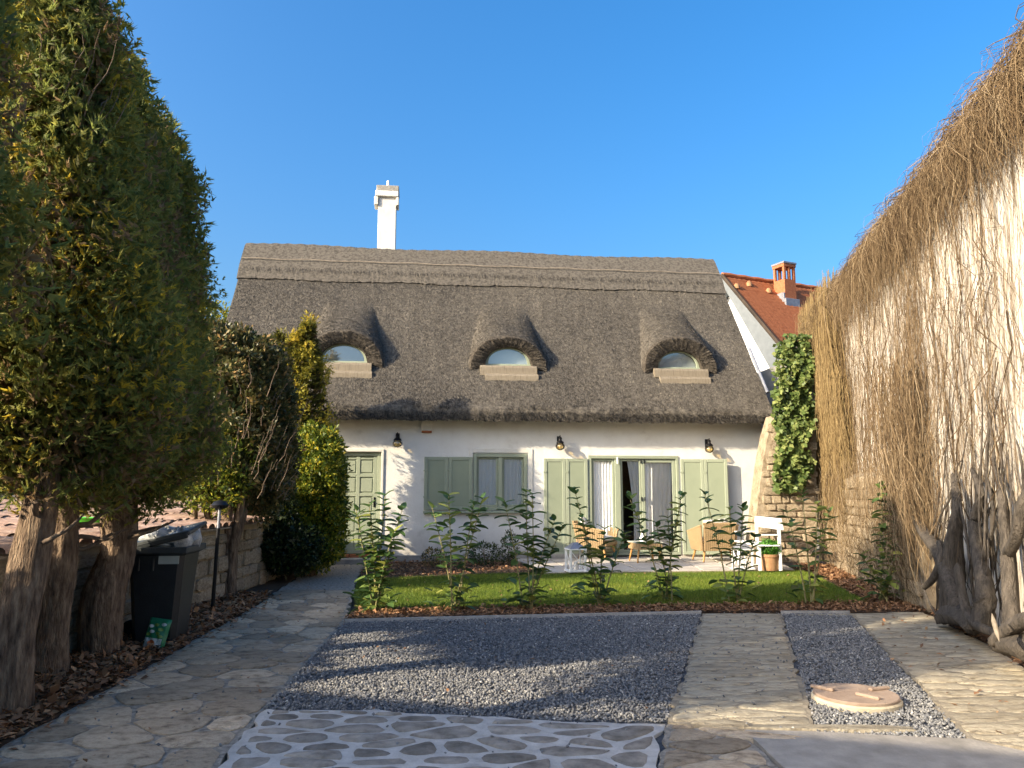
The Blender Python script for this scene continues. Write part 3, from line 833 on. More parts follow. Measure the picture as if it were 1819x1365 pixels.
def curtain(u0, u1, z0, z1, v, parent, waves=9, gather=0.0, side=1):
    nx, nz_ = 60, 10
    X = np.linspace(0, 1, nx); Z = np.linspace(0, 1, nz_)
    V = []
    for zt_ in Z:
        wd = 1 - gather * math.sin((1 - zt_) * 2.2) * (1 if zt_ < .97 else .3)
        for x in X:
            uu = u0 + (u1 - u0) * x * wd if side > 0 else u1 - (u1 - u0) * (1 - x) * wd
            V.append((uu, v + 0.009 * math.sin(x * waves * 6.28 + .6 * math.sin(zt_ * 3)), z0 + (z1 - z0) * zt_))
    F = [(j * nx + i, j * nx + i + 1, (j + 1) * nx + i + 1, (j + 1) * nx + i) for j in range(nz_ - 1) for i in range(nx - 1)]
    return obj('curtain', mesh_np('curtain', np.array(V), np.array(F), smooth=True), MT['curtain'], parent)
def pane(u0, u1, z0, z1, v, parent):
    me = MB().add([(u0, v, z0), (u1, v, z0), (u1, v, z1), (u0, v, z1)], [(0, 1, 2, 3)]).mesh('pane')
    return obj('pane', me, MT['glass'], parent)
# casement window
a, b, z0, z1 = win_u[0] + .004, win_u[1] - .004, win_z[0] + .004, win_z[1] - .004
fw = framed(a, b, z0, z1, .075, -.02, .12); um = (a + b) / 2
fw.box((um - .045, .0, z0 + .075), (um + .045, .10, z1 - .075))
wn_ = obj('window', fw, MT['sage'], cot)
sash = framed(a + .08, um - .05, z0 + .08, z1 - .08, .035, .03, .08); framed(um + .05, b - .08, z0 + .08, z1 - .08, .035, .03, .08, sash)
obj('sash', sash, MT['sage'], wn_)
pane(a + .12, um - .09, z0 + .12, z1 - .12, .04, wn_); pane(um + .09, b - .12, z0 + .12, z1 - .12, .04, wn_)
curtain(a + .08, um - .06, z0 + .03, z1 - .05, .085, wn_, 6); curtain(um + .06, b - .08, z0 + .03, z1 - .05, .085, wn_, 6)
obj('sill', MB().box((hx(752), -.09, z0 - .06), (b + .03, -.003, z0 - .012)), MT['sage'], cot)
obj('surround', framed(win_u[0] - .09, win_u[1] + .11, win_z[0] - .0, win_z[1] + .10, .088, -.018, 0, bottom=False), MT['chimney'], cot)

def shutter(px0, px1, z0, z1, open_=0.0, label=None):
    u0, u1 = hx(px0), hx(px1)
    w = u1 - u0
    o = obj('shutter', framed(0, w, 0, z1 - z0, .07, -.035, 0), MT['sage'], cot, loc=(u0, -.008, z0), rot=(0, 0, -open_))
    obj('shutter_panel', MB().box((.07, -.024, .07), (w - .07, -.006, z1 - z0 - .07), .003), MT['sagepanel'], o)
    for z in (.25, z1 - z0 - .3): obj('hinge', MB().box((-.012, -.045, z), (.05, -.036, z + .035)), MT['sage'], o)
    return o
zt_s = HP(800, 812)[1]; zb_s = win_z[0] + .01
shutter(753, 795.5, zb_s, zt_s); shutter(796, 839, zb_s, zt_s)
zt_b = HP(1000, 815)[1]
shutter(966, 1004.5, .10, zt_b); shutter(1005, 1044, .10, zt_b)
s1 = shutter(1210, 1249.5, .10, zt_b, .12)
u0, u1 = hx(1250), hx(1290); wst = hx(1249.5) - hx(1210)
s2 = shutter(1250, 1290, .10, zt_b, .12); s2.location = (s1.location[0] + (wst + .004) * math.cos(.12), s1.location[1] - (wst + .004) * math.sin(.12), .10)

# glazed terrace door
a, b, z0, z1 = big_u[0] + .004, big_u[1] - .004, .095, big_z[1] - .004
gf = framed(a, b, z0, z1, .06, -.02, .14)
p1 = hx(1093); p2 = hx(1103)
gf.box((p1, .0, z0 + .06), (p2, .12, z1 - .06))
gd = obj('terrace_door_frame', gf, MT['sage'], cot)
lf = obj('door_leaf', framed(a + .065, p1 - .005, z0 + .065, z1 - .065, .05, .03, .08), MT['sage'], cot)
pane(a + .115, p1 - .055, z0 + .115, z1 - .115, .04, lf); curtain(a + .07, p1 - .02, z0 + .03, z1 - .1, .088, lf, 7)
s0, s1_ = hx(1138), hx(1152)
lf2 = obj('door_leaf', framed(p2 + .005, s0 + .03, z0 + .065, z1 - .065, .045, .03, .08), MT['sage'], cot)
pane(p2 + .05, s0 - .015, z0 + .11, z1 - .11, .04, lf2); curtain(hx(1117), hx(1146), z0 + .03, z1 - .1, .088, lf2, 4, .35, -1)
lf3 = obj('door_leaf', framed(s0 + .034, b - .065, z0 + .065, z1 - .065, .075, .02, .075), MT['sage'], cot)
pane(s1_ - .02, b - .14, z0 + .14, z1 - .14, .03, lf3); curtain(s1_ - .04, b - .07, z0 + .03, z1 - .1, .088, lf3, 6, .15, 1)
for z in (z1 - .16, z1 - .95):
    for du in (-.035, .035): obj('hinge', MB().box((s0 + .06 + du - .014, -.0, z), (s0 + .06 + du + .014, .02, z + .085)), MT['iron'], lf3)
obj('handle', MB().box((p2 - .085, -.045, z1 - .17), (p2 - .055, -.021, z1 - .03)), MT['white'], gd)
obj('vent_box', MB().box((hx(748, 755), -.05, HP(758, 767)[1]), (hx(767, 755), -.002, HP(758, 743)[1])), MT['plaster'], cot)
obj('vent_brick', MB().box((hx(749, 765), -.058, HP(758, 767)[1] - .03), (hx(767, 765), -.003, HP(758, 763)[1] - .03)), MT['brick'], cot)

# cottage chimney
uc_, zc = HP(687, 436, VR + .6); _, zt_c = HP(687, 337, VR + .6)
ch = MB().box((uc_ - .225, VR + .35, ZR - .9), (uc_ + .225, VR + .8, zt_c - .30), .008)
chim = obj('chimney', ch, MT['chimney'], cot)
obj('chimney_band', MB().box((uc_ - .30, VR + .28, zt_c - .30), (uc_ + .28, VR + .87, zt_c - .15), .01), MT['chimney'], chim)
obj('chimney_cap', MB().box((uc_ - .275, VR + .30, zt_c - .148), (uc_ + .29, VR + .88, zt_c + .0), .015), MT['concrete'], chim)
obj('chimney_lug', MB().box((uc_ - .325, VR + .3, zt_c - .52), (uc_ - .227, VR + .7, zt_c - .302), .008), MT['chimney'], chim)
obj('chimney_lug', MB().box((uc_ + .227, VR + .3, zt_c - .52), (uc_ + .29, VR + .7, zt_c - .302), .008), MT['chimney'], chim)
obj('chimney_pot', MB().lathe([(.04, 0), (.04, .12), (.03, .13), (.035, .16), (.03, .23), (.012, .24)], 10, (uc_ + .0, VR + .58, zt_c)), MT['white'], chim)
# verge pipe on the right gable
vp = [(LEN + .06, -.35 + t * 2.2, ZE + .12 + t * 2.2 * SL) for t in np.linspace(.12, .5, 4)]
obj('verge_pipe', MB().tube(vp, .035, 8), MT['lead'], cot)

# three lamps under the eave
for i, (px, py, lab) in enumerate(((706, 783, 'onion glass wall lamp above the front door side of the facade'), (995, 788, 'onion glass wall lamp above the left terrace shutters'), (1260, 793, 'onion glass wall lamp above the right terrace shutters'))):
    u_, z_ = HP(px, py, -.16)
    L_ = thing('wall_lamp', lab, 'lamp', HW(u_, 0, z_), HA, 'wall lamps on the cottage')
    obj('bracket', MB().box((-.04, -.02, -.02), (.04, -.002, .16)).tube([(0, -.02, .1), (0, -.09, .15), (0, -.16, .12)], .012, 6), MT['iron'], L_)
    obj('lamp_cap', MB().lathe([(.085, .0), (.07, .035), (.035, .06), (.03, .09), (.042, .1), (.03, .125), (.012, .14), (.014, .16), (.004, .17)], 14, (0, -.16, .0)), MT['iron'], L_, smooth=True)
    obj('lamp_glass', MB().lathe([(.06, -.0), (.095, -.035), (.1, -.07), (.085, -.11), (.05, -.135), (.02, -.145)], 16, (0, -.16, 0)), MT['amber'], L_, smooth=True)
    obj('bulb', MB().lathe([(.012, .0), (.02, -.03), (.03, -.06), (.02, -.09), (.004, -.1)], 10, (0, -.16, 0)), MT['cushion'], L_, smooth=True)

# ------------------------------------------------------------------ red-tiled house beyond
A2 = R(25)
h2o = P(1283, 490, 24.0)
h2 = thing('red_tiled_house', 'house with red tiled roof and brick chimney behind the cottage gable', 'house', (h2o[0], h2o[1], 0), A2)
RZ = h2o[2]; EZ = RZ - 2.62; RW = 2.28; HL = 9.0
def course_roof(sgn):
    nc, nx = 20, 120
    V, F = [], []
    xs = np.linspace(0, HL, nx)
    for k in range(nc):
        for (t, lift) in ((k / nc, .0), ((k + 1) / nc + .004, .035)):
            for i, x in enumerate(xs):
                V.append((x, sgn * (-RW) * t, RZ - (RZ - EZ) * t + lift + .014 * math.sin(x / .2 * 6.283)))
        o = k * 2 * nx
        F += [(o + i, o + i + 1, o + nx + i + 1, o + nx + i) for i in range(nx - 1)]
        if k < nc - 1: F += [(o + nx + i, o + nx + i + 1, o + 2 * nx + i + 1, o + 2 * nx + i) for i in range(nx - 1)]
    return np.array(V), np.array(F)
Vq, Fq = course_roof(1)
rf = obj('roof', mesh_np('roof', Vq, Fq), MT['rooftile'], h2)
Vq, Fq = course_roof(-1); obj('rear_roof_slope', mesh_np('roof', Vq, Fq), MT['rooftile'], h2)
obj('ridge_tiles', MB().tube([(x, 0, RZ + .03 + .02 * (k % 2)) for k, x in enumerate(np.linspace(0, HL, 31))], .08, 8), MT['rooftile'], rf)
obj('gable_wall', MB().extrude([(.55, -RW + .35, 0), (.55, RW - .35, 0), (.55, RW - .35, EZ + .3), (.55, 0, RZ - .15), (.55, -RW + .35, EZ + .3)], (1, 0, 0), HL - 1), MT['housewhite'], h2)
sf = MB()
for s in (-1, 1):
    sf.extrude([(.0, s * .02, RZ - .13), (.0, s * RW, EZ - .13), (.0, s * RW, EZ - .03), (.0, s * .02, RZ - .03)], (1, 0, 0), .54)
obj('soffit', sf, MT['soffit'], h2)
bb = MB().extrude([(-.03, -.02, RZ - .02), (-.03, -RW, EZ - .02), (-.03, -RW, EZ - 1.2), (-.03, -.02, RZ - .3)], (1, 0, 0), .03)
obj('gable_band', bb, MT['soffit'], h2)  # tapering grey band below the verge, over the white gable
vt = MB().tube([(-.02, -RW * 1.02, EZ + .01), (-.02, 0, RZ + .02)], .06, 6)
obj('verge_tiles', vt, MT['dark'], rf)
gu = MB().tube([(.0, -RW - .07, EZ - .08), (HL, -RW - .07, EZ - .08)], .06, 8); gu.tube([(.45, -RW + .2, EZ - .2), (.45, -RW + .25, EZ - 2.5)], .04, 8)
obj('gutter', gu, MT['lead'], h2)
def on_roof(px, py):
    o = np.array([0, 0, CAM_H]) - np.array([h2o[0], h2o[1], 0]); d = ray(px, py)
    ux, vx = np.array([math.cos(A2), math.sin(A2), 0]), np.array([-math.sin(A2), math.cos(A2), 0])
    k = (RZ - EZ) / RW
    # z = RZ + k*v
    t = (RZ + k * (o @ vx) - o[2]) / (d[2] - k * (d @ vx)); q = o + d * t
    return float(q @ ux), float(q @ vx), float(q[2])
for px, py in ((1308, 511), (1330, 507), (1365, 519)):
    x, y, z = on_roof(px, py)
    obj('roof_vent', MB().lathe([(.10, -.05), (.09, .06), (.05, .12), (.01, .13)], 10, (x, y - .02, z)), MT['terracotta'], h2, smooth=True)
x, y, z = on_roof(1396, 530); _, _, ztop = 0, 0, P(1394, 472, h2o[1] + .5)[2]
cb = MB().box((x - .24, y - .22, z - .4), (x + .24, y + .26, ztop - .55), .006)
c2 = obj('chimney', cb, MT['brick'], h2)
top = MB()
for sx in (-1, 0, 1):
    for sy in (-1, 1): top.box((x + sx * .2 - .04, y + .02 + sy * .2 - .04, ztop - .55), (x + sx * .2 + .04, y + .02 + sy * .2 + .04, ztop - .14), .003)
top.box((x - .26, y - .24, ztop - .14), (x + .26, y + .28, ztop - .04))
obj('chimney_vents', top, MT['brick'], c2)
obj('chimney_cap', MB().box((x - .28, y - .26, ztop - .04), (x + .28, y + .3, ztop + .02)), MT['lead'], c2)
obj('flashing', MB().box((x - .30, y - .30, z - .35), (x + .30, y - .221, z - .08), .01).box((x - .3, y - .221, z - .2), (x - .241, y + .2, z + .12), .01), MT['lead'], c2)

# ------------------------------------------------------------------ tall garden wall on the right
gw = thing('garden_wall', 'tall whitewashed boundary wall behind the dry climbing vine', 'wall', (WX, 0, 0), -math.atan(WS))
# local frame: y runs along the wall, -x faces the garden
YS = math.hypot(1, WS)
Y0, Y1, WH = 3.0 * YS, 16.3 * YS, 5.02
obj('wall_body', MB().box((0, Y0, -.1), (.4, Y1, WH), .02), MT['wallplaster'], gw)
obj('coping', MB().box((-.08, Y0, WH), (.5, Y1, WH + .09), .02), MT['concrete'], gw)
yb0, yb1 = 9.5 * YS, 16.3 * YS
base = MB().extrude([(0, yb0, 0), (-.14, yb0, 0), (-.14, yb0, 1.68), (0, yb0, 1.74)], (0, 1, 0), yb1 - yb0)
obj('stone_base', base, MT['mortar'], gw)
STONES = []
for k in range(10):
    V, F = cbox(1, 1, 1, .12)
    V = V * 1.0 + rng.normal(0, .035, V.shape)
    STONES.append(MB().add(V, F).mesh('stone', True))
    STONES[-1].materials.append(MT['stone'])
def lay_stones(parent, org, along, up, out, length, height, course=.17, lmin=.18, lmax=.42, keep=None, depth=.10, limit=290):
    org, along, up, out = map(lambda q: np.array(q, float), (org, along, up, out))
    rot = Matrix(np.column_stack([along, out, up]).tolist()).to_euler()
    z = 0; cnt = 0
    while z < height - .05 and cnt < limit:
        h = min(course * random.uniform(.75, 1.3), height - z)
        x = -random.random() * .15
        while x < length:
            l = random.uniform(lmin, lmax)
            cx, cz = x + l / 2, z + h / 2
            if 0.02 < cx - l * .4 and cx + l * .4 < length and (keep is None or keep(cx, cz, l, h)):
                p = org + along * cx + up * cz + out * random.uniform(-.02, .015)
                o = obj('stone', random.choice(STONES), None, parent, loc=p, rot=rot, scale=(l - .018, depth, h - .018))
                cnt += 1
                if cnt >= limit: break
            x += l
        z += h
lay_stones(gw, (-.14, yb0, .0), (0, 1, 0), (0, 0, 1), (-1, 0, 0), yb1 - yb0 - .05, 1.66, .17, .2, .5)

# stone pier where the wall meets the cottage, grey firewall above it
pc = P(1360, 900, 15.25)
pr = thing('stone_pier', 'rough stone pier with sloping edge beside the cottage corner', 'wall', (0, 15.25, 0), 0)
pp = [(1334, 1000), (1345, 905), (1354, 830), (1364, 775), (1375, 738), (1450, 738), (1450, 1000)]
pf = np.array([P(x, y, 15.25) for x, y in pp]) - np.array([0, 15.25, 0])
obj('pier_core', MB().extrude(pf, (0, 1, 0), .5), MT['stone'], pr)
pl2 = pf[:, [0, 2]]
def keep_pier(cx, cz, l, h):
    pts = np.array([[x0p + cx - l * .12, cz + .03], [x0p + cx + l * .3, cz + .03]])
    return inside(pl2, pts).all()
x0p = float(pl2[:, 0].min())
lay_stones(pr, (x0p, -.0, .05), (1, 0, 0), (0, 0, 1), (0, -1, 0), float(np.ptp(pl2[:, 0])), 2.85, .16, .16, .38, keep_pier)
fwall = thing('fire_wall', 'grey rendered wall stub between thatched gable and ivy', 'wall', (0, 17.6, 0))
fpts = [P(x, y, 17.6) - np.array([0, 17.6, 0]) for x, y in ((1362, 985), (1352, 660), (1396, 643), (1412, 618), (1470, 612), (1470, 985))]
obj('wall_face', MB().extrude(fpts, (0, 1, 0), .3), MT['concrete'], fwall)

# dry vine over the wall -------------------------------------------------------
vine = thing('climbing_vine', 'leafless brown vine with thick gnarled trunks covering the whitewashed wall', 'vine', (0, 0, 0))
def wp(y, z, off):
    y = y * 1.2; z = np.where(z > 1.45, 1.45 + (z - 1.45) * 1.145, z)
    return wp0(y, z, off)
def wp0(y, z, off):                       # arrays -> world points on the wall, off metres in front
    p = np.stack([WX + WS * y, y, z], -1)
    return p - WN * np.asarray(off)[..., None]
def vine_strands(n, ylo, yhi, zlo, zhi, llo, lhi, olo, ohi, rad, wig, m=6, ydens=None, mat_bias=.5, curl=0.0, drape=False, locks=0):
    y = rng.uniform(ylo, yhi, n) if ydens is None else ydens(n)
    z = rng.uniform(zlo, zhi, n); L = rng.uniform(llo, lhi, n); o = rng.uniform(olo, ohi, n)
    if locks:
        lc = rng.uniform(ylo, yhi, locks); kk = rng.integers(0, locks, n)
        y = lc[kk] + rng.normal(0, .028, n); L = L * rng.uniform(.55, 1.25, locks)[kk]; o = o * rng.uniform(.5, 1.2, locks)[kk]
    t = np.linspace(0, 1, m)[None]
    wy = np.cumsum(rng.normal(0, wig, (n, m)), 1); wo = np.cumsum(rng.normal(0, wig * .5, (n, m)), 1)
    dr = rng.normal(0, .12, (n, 1)) * L[:, None]
    if locks: dr = dr * .4 + rng.normal(0, .16, locks)[kk][:, None] * L[:, None]
    ys = y[:, None] + wy + dr * t + curl * np.sin(t * 5 + rng.random((n, 1)) * 6) * L[:, None]
    zs = np.maximum(z[:, None] - L[:, None] * t, .02)
    os_ = np.maximum(o[:, None] * ((1 - (1 - np.minimum(1, t * 2.6)) ** 2) * (1 - .35 * t) if drape else np.minimum(1, 1.2 - .5 * t)) + wo, .012)
    Pt = wp(ys, zs, os_)
    Rd = rng.uniform(*rad, (n, 1)) * (1 - .55 * t)
    V, F = strands(Pt, Rd, 3)
    tone = rng.normal(mat_bias, .25, n) + (rng.normal(0, .2, locks)[kk] if locks else 0)
    return V, F, np.repeat(np.clip(tone, 0, 1), (m - 1) * 3)
hang = []
# matted fringe along the top
hang.append(vine_strands(6800, 3.2, 13.6, 4.42, 4.80, .25, .8, .06, .36, (.0022, .0046), .06, mat_bias=.5, curl=.07, drape=True, locks=520))
hang.append(vine_strands(900, 3.2, 13.6, 4.5, 4.84, .3, .7, .12, .34, (.0012, .0024), .09, curl=.12, drape=True, mat_bias=.6))
# long creepers over the plaster
def clusters(n):
    c = np.array([6.05, 6.7, 7.35, 8.0, 8.15, 8.9, 9.6, 10.3, 11.2, 12.2, 13.0]); w_ = np.array([1, .8, .8, 2.4, 2.4, 1, .8, 1.2, 1, 1.2, 2.0])
    k = rng.choice(len(c), n, p=w_ / w_.sum())
    return c[k] + rng.normal(0, .16, n)
hang.append(vine_strands(850, 0, 0, 2.0, 4.5, .6, 2.0, .012, .07, (.0016, .0036), .09, curl=.05, m=7, ydens=clusters, mat_bias=.55))
hang.append(vine_strands(520, 3.4, 13.8, 1.2, 4.5, .4, 1.4, .010, .04, (.0013, .003), .10, curl=.06, m=6, mat_bias=.65))
hang.append(vine_strands(1500, 3.4, 13.8, 1.5, 4.5, .4, 1.5, .008, .014, (.001, .0022), .035, m=6, mat_bias=.15))   # dark rootlets on the plaster
hang.append(vine_strands(110, 5.9, 13.2, 2.2, 4.6, 1.4, 3.2, .015, .05, (.004, .009), .13, m=9, mat_bias=.2))   # woody runners
hang.append(vine_strands(500, 5.9, 13.2, 1.8, 4.5, .15, .45, .012, .09, (.0014, .003), .16, m=5, mat_bias=.3))   # side twigs
# shaggy lower fringe in front of the stone base
hang.append(vine_strands(1000, 7.6, 12.8, 1.25, 1.9, .4, 1.15, .04, .30, (.002, .0042), .05, m=7, mat_bias=.62, curl=.05))
hang.append(vine_strands(700, 7.7, 8.7, 1.2, 3.0, .5, 1.4, .08, .4, (.002, .006), .05, m=7, mat_bias=.6, curl=.06))
hang.append(vine_strands(420, 8.0, 12.5, .3, 1.2, .2, .8, .15, .45, (.002, .005), .07, m=6, mat_bias=.66, curl=.1))
stuff('hanging_stems', mesh_np('hanging_stems', *join_np(hang)), MT['vinestem'], vine)
och = [vine_strands(2600, 11.3, 14.0, 3.2, 4.95, .6, 2.2, .05, .30, (.003, .007), .03, m=6), vine_strands(1700, 11.0, 13.3, 1.6, 3.4, .6, 1.5, .04, .26, (.003, .007), .05, m=6)]
stuff('ochre_stems', mesh_np('ochre_stems', *join_np(och)), MT['ochrevine'], vine)
def trunk(pts, rads, off=None, k=14, seed=1, parent=vine, mat='vinewood', name='trunk', ridges=7, amp=.16, sub=6, world=None):
    c = np.array(world if world is not None else [W(x, y, o) for (x, y), o in zip(pts, off)], float); r = np.array(rads, float)
    t = np.linspace(0, len(c) - 1, (len(c) - 1) * sub + 1)
    def cr_(A):
        out = []
        for tt in t:
            i = min(int(tt), len(A) - 2); f = tt - i
            p0, p1, p2, p3 = A[max(i - 1, 0)], A[i], A[i + 1], A[min(i + 2, len(A) - 1)]
            out.append(.5 * ((2 * p1) + (-p0 + p2) * f + (2 * p0 - 5 * p1 + 4 * p2 - p3) * f * f + (-p0 + 3 * p1 - 3 * p2 + p3) * f ** 3))
        return np.array(out)
    C = cr_(c); Rr = np.interp(t, np.arange(len(r)), r) * (.66 if mat == 'vinewood' else 1)
    Rr[0] *= .12; Rr[-1] *= .12            # rounded ends
    V, F = strands(C[None], Rr[None], k)
    V = V.reshape(len(C), k, 3)
    rg = np.random.default_rng(seed)
    ph = rg.random(4) * 6
    a = np.arange(k) * 6.283 / k
    zz_ = np.arange(len(C))[:, None]
    fac = 1 + amp * (.5 * np.sin(a * 3 + ph[0] + zz_ * .12) + .5 * np.sin(a * ridges + ph[1] + .25 * np.sin(zz_ * .35))) + rg.normal(0, amp * .14, (len(C), k)) + .06 * np.sin(zz_ * .45 + ph[2])
    V = C[:, None] + (V - C[:, None]) * fac[..., None]
    me = mesh_np(name, V.reshape(-1, 3), F, smooth=True)
    return obj(name, me, MT[mat], parent)
trunk([(1712, 1105), (1690, 1040), (1668, 985), (1640, 945), (1618, 905), (1600, 860)], [.16, .12, .11, .09, .07, .03], [.3, .3, .25, .2, .15, .1], seed=2)
trunk([(1690, 1110), (1690, 1020), (1694, 960), (1700, 900), (1692, 840)], [.15, .17, .13, .07, .03], [.25, .22, .2, .18, .1], seed=3, amp=.25)
trunk([(1745, 1120), (1750, 1050), (1738, 985), (1730, 930), (1742, 880), (1725, 830)], [.16, .12, .09, .08, .06, .03], [.35, .3, .25, .2, .15, .1], seed=4)
trunk([(1800, 1140), (1795, 1060), (1790, 980), (1782, 920), (1778, 870), (1765, 820)], [.14, .10, .085, .065, .05, .02], [.3, .25, .2, .18, .12, .08], seed=5)
trunk([(1790, 985), (1806, 955), (1815, 905), (1835, 860), (1850, 800)], [.07, .075, .07, .06, .03], [.2, .25, .25, .2, .15], seed=6)
trunk([(1640, 1045), (1660, 1025), (1672, 990), (1668, 960)], [.05, .06, .06, .05], [.35, .35, .3, .28], seed=7)
trunk([(1700, 1000), (1715, 1080), (1735, 1110), (1770, 1125)], [.05, .07, .06, .05], [.4, .4, .4, .4], seed=8)
trunk([(1760, 1145), (1790, 1120), (1830, 1100), (1870, 1105)], [.06, .08, .09, .09], [.6, .55, .5, .5], seed=9)
trunk([(1670, 1100), (1690, 1092), (1715, 1100), (1730, 1120)], [.1, .14, .14, .1], [.35, .35, .35, .35], seed=10, amp=.3)
trunk([(1775, 1150), (1800, 1145), (1835, 1160)], [.1, .15, .14], [.5, .5, .5], seed=11, amp=.3)
for k, (a, b, c) in enumerate((((1755, 1000), (1760, 920), (1735, 860)), ((1720, 940), (1735, 900), (1748, 840)), ((1690, 920), (1706, 960), (1715, 1020)), ((1805, 900), (1795, 860), (1790, 800)), ((1745, 900), (1757, 960), (1762, 1040)))):
    trunk([a, b, c], [.016, .014, .01], [.15, .14, .08], seed=20 + k, k=6, name='stem', amp=.05, sub=4)
rr_ = np.random.default_rng(5)
for k in range(34):
    x0, y0 = rr_.uniform(1650, 1860), rr_.uniform(960, 1110); dx_ = rr_.normal(0, 22)
    pts_ = [(x0, y0), (x0 + dx_ * .4 + rr_.normal(0, 8), y0 - rr_.uniform(40, 90)), (x0 + dx_, y0 - rr_.uniform(120, 200)), (x0 + dx_ * 1.3 + rr_.normal(0, 10), y0 - rr_.uniform(220, 330))]
    r_ = rr_.uniform(.006, .02)
    trunk(pts_, [r_ * 1.5, r_ * 1.3, r_, r_ * .5], list(rr_.uniform(.06, .3, 1)) * 2 + [.1, .05], seed=60 + k, k=6, name='stem', amp=.06, sub=4)
trunk([(1762, 1090), (1775, 1140)], [.018, .014], [.75, .85], seed=30, k=6, name='broken_stick', amp=.05, sub=3, mat='cord')

# ivy on the corner
ivy = thing('ivy', 'dense green ivy hanging on the wall corner right of the cottage', 'ivy', (0, 0, 0))
n = 5200
px = rng.uniform(1374, 1446, n); py = rng.uniform(592, 872, n)
edge = 1376 + 6 * np.sin(py * .05) + np.where(py < 625, (625 - py) * .9, 0); edge = edge + rng.normal(0, 5, n); right = rng.normal(0, 6, n) + 1444 - np.clip((py - 700) * .10, 0, 26) + 10 * np.sin(py * .07)
ok = (px > edge) & (px < right); px, py = px[ok], py[ok]; n = len(px)
lump = .18 * np.sin(px * .21) * np.sin(py * .11) + .1 * np.sin(py * .05)
C = np.array([P(x, y, 15.1 - .5 * lu + rng.uniform(-.08, .1)) for x, y, lu in zip(px, py, lump)])
A = np.stack([rng.normal(0, .6, n), rng.normal(-.4, .3, n), rng.normal(-.8, .4, n)], 1)
L = rng.uniform(.04, .125, n)
V, F = kites(C, A, np.array([0, -1, .45]) + rng.normal(0, .45, (n, 3)), L, L * rng.uniform(.7, 1.0, n), .4, -.08)
stuff('leaves', mesh_np('leaves', V, F, np.clip(rng.normal(.5 + lump, .25), 0, 1)), MT['ivy'], ivy)
ist = [[P(1400 + 6 * k, 870, 15.2), P(1404 + 7 * k, 800, 15.18), P(1398 + 8 * k, 720, 15.2), P(1402 + 7 * k, 630, 15.2)] for k in range(4)]
im = MB()
for s in ist: im.tube(s, .018, 6)
obj('stems', im, MT['vinewood'], ivy)
# back piece of wall carrying the ivy
cw = thing('wall_return', 'short wall return hidden under ivy and ochre vine', 'wall', (0, 15.3, 0))
cpts = [P(x, y, 15.3) - np.array([0, 15.3, 0]) for x, y in ((1392, 745), (1398, 640), (1412, 612), (1500, 606), (1500, 745))]
obj('wall_face', MB().extrude(cpts, (0, 1, 0), .35), MT['concrete'], cw)

# ------------------------------------------------------------------ conifers and shrubs
def spray(B, A, N, size, width, k=5, fan=.6):
    S = unit(np.cross(A, N)); n = len(B); out = []
    for i, a in enumerate(np.linspace(-fan, fan, k)):
        ax = unit(A * math.cos(a) + S * math.sin(a) + rng.normal(0, .10, (n, 3)))
        sd = unit(np.cross(ax, N + rng.normal(0, .5, (n, 3))))
        ln = (size * (1 - .4 * abs(a) / fan) * rng.uniform(.6, 1.2, n))[:, None]
        b = B + A * (size * (.0, .3, .12)[i % 3])[:, None]; w = (width * rng.uniform(.6, 1.4, n))[:, None]
        out.append(np.stack([b - sd * w / 2, b + sd * w / 2, b + ax * ln], 1))
    V = np.stack(out, 1).reshape(-1, 3)
    return V, np.arange(len(V)).reshape(-1, 3)
def conifer(z0, z1, rmax, nclump, per, size=.072, width=.0165, lean=(0, 0), point=1.4, mid=.3, cs=.17, inner=.25, colbias=.5, top_r=0.0, yellow=.05, flat=1.0):
    t = rng.beta(1.05, 1.25, nclump)
    def rr(t): 
        lo = np.clip(t / .10, 0, 1) ** .55
        hi = np.where(t > mid, np.clip(1 - ((t - mid) / (1 - mid)), 0, 1) ** (1 / point), 1)
        return rmax * lo * (top_r + (1 - top_r) * hi)
    a = rng.random(nclump) * 6.283
    rad = rr(t) * rng.uniform(.74, 1.03, nclump) * (1 + .12 * np.sin(a * 3 + t * 9))
    h = z1 - z0
    cc = np.stack([np.cos(a) * rad * flat + lean[0] * t, np.sin(a) * rad + lean[1] * t, z0 + t * h], 1)
    n = nclump * per
    kk = np.repeat(np.arange(nclump), per)
    sc = cs * (.55 + .45 * rr(t) / rmax) * rng.uniform(.6, 1.25, nclump)
    off = rng.normal(0, 1, (n, 3)); off /= np.maximum(1, np.linalg.norm(off, axis=1, keepdims=True) / 1.6)
    B = cc[kk] + off * sc[kk][:, None] * np.array([.9, .9, 1.5])
    out = B - np.stack([lean[0] * t[kk], lean[1] * t[kk], B[:, 2]], 1); out = unit(out * np.array([1, 1, 0]))
    A = unit(out * .3 + np.array([0, 0, .35]) + rng.normal(0, .62, (n, 3)))
    N = unit(np.cross(A, rdirs(n)) )
    col = np.clip(colbias + rng.normal(0, .14, nclump)[kk] + rng.normal(0, .16, n) + (rng.random(nclump) < yellow)[kk] * .38 - (rng.random(nclump) < .14)[kk] * .42, .05, 1)
    V, F = spray(B, A, N, size * rng.uniform(.45, 1.5, n), width)
    parts = [(V, F, np.repeat(col, 5))]
    m = int(n * inner)
    ti = rng.random(m); ai = rng.random(m) * 6.283; ri = rr(ti) * rng.uniform(.35, .8, m)
    Bi = np.stack([np.cos(ai) * ri * flat + lean[0] * ti, np.sin(ai) * ri + lean[1] * ti, z0 + .05 + ti * h * .95], 1)
    V, F = spray(Bi, unit(np.stack([np.cos(ai), np.sin(ai), np.full(m, .3)], 1) + rng.normal(0, .5, (m, 3))), rdirs(m), size * 1.7 * np.ones(m), width * 2.2)
    parts.append((V, F, np.repeat(np.clip(rng.normal(.17, .1, m), 0, .4), 5)))
    return join_np(parts)
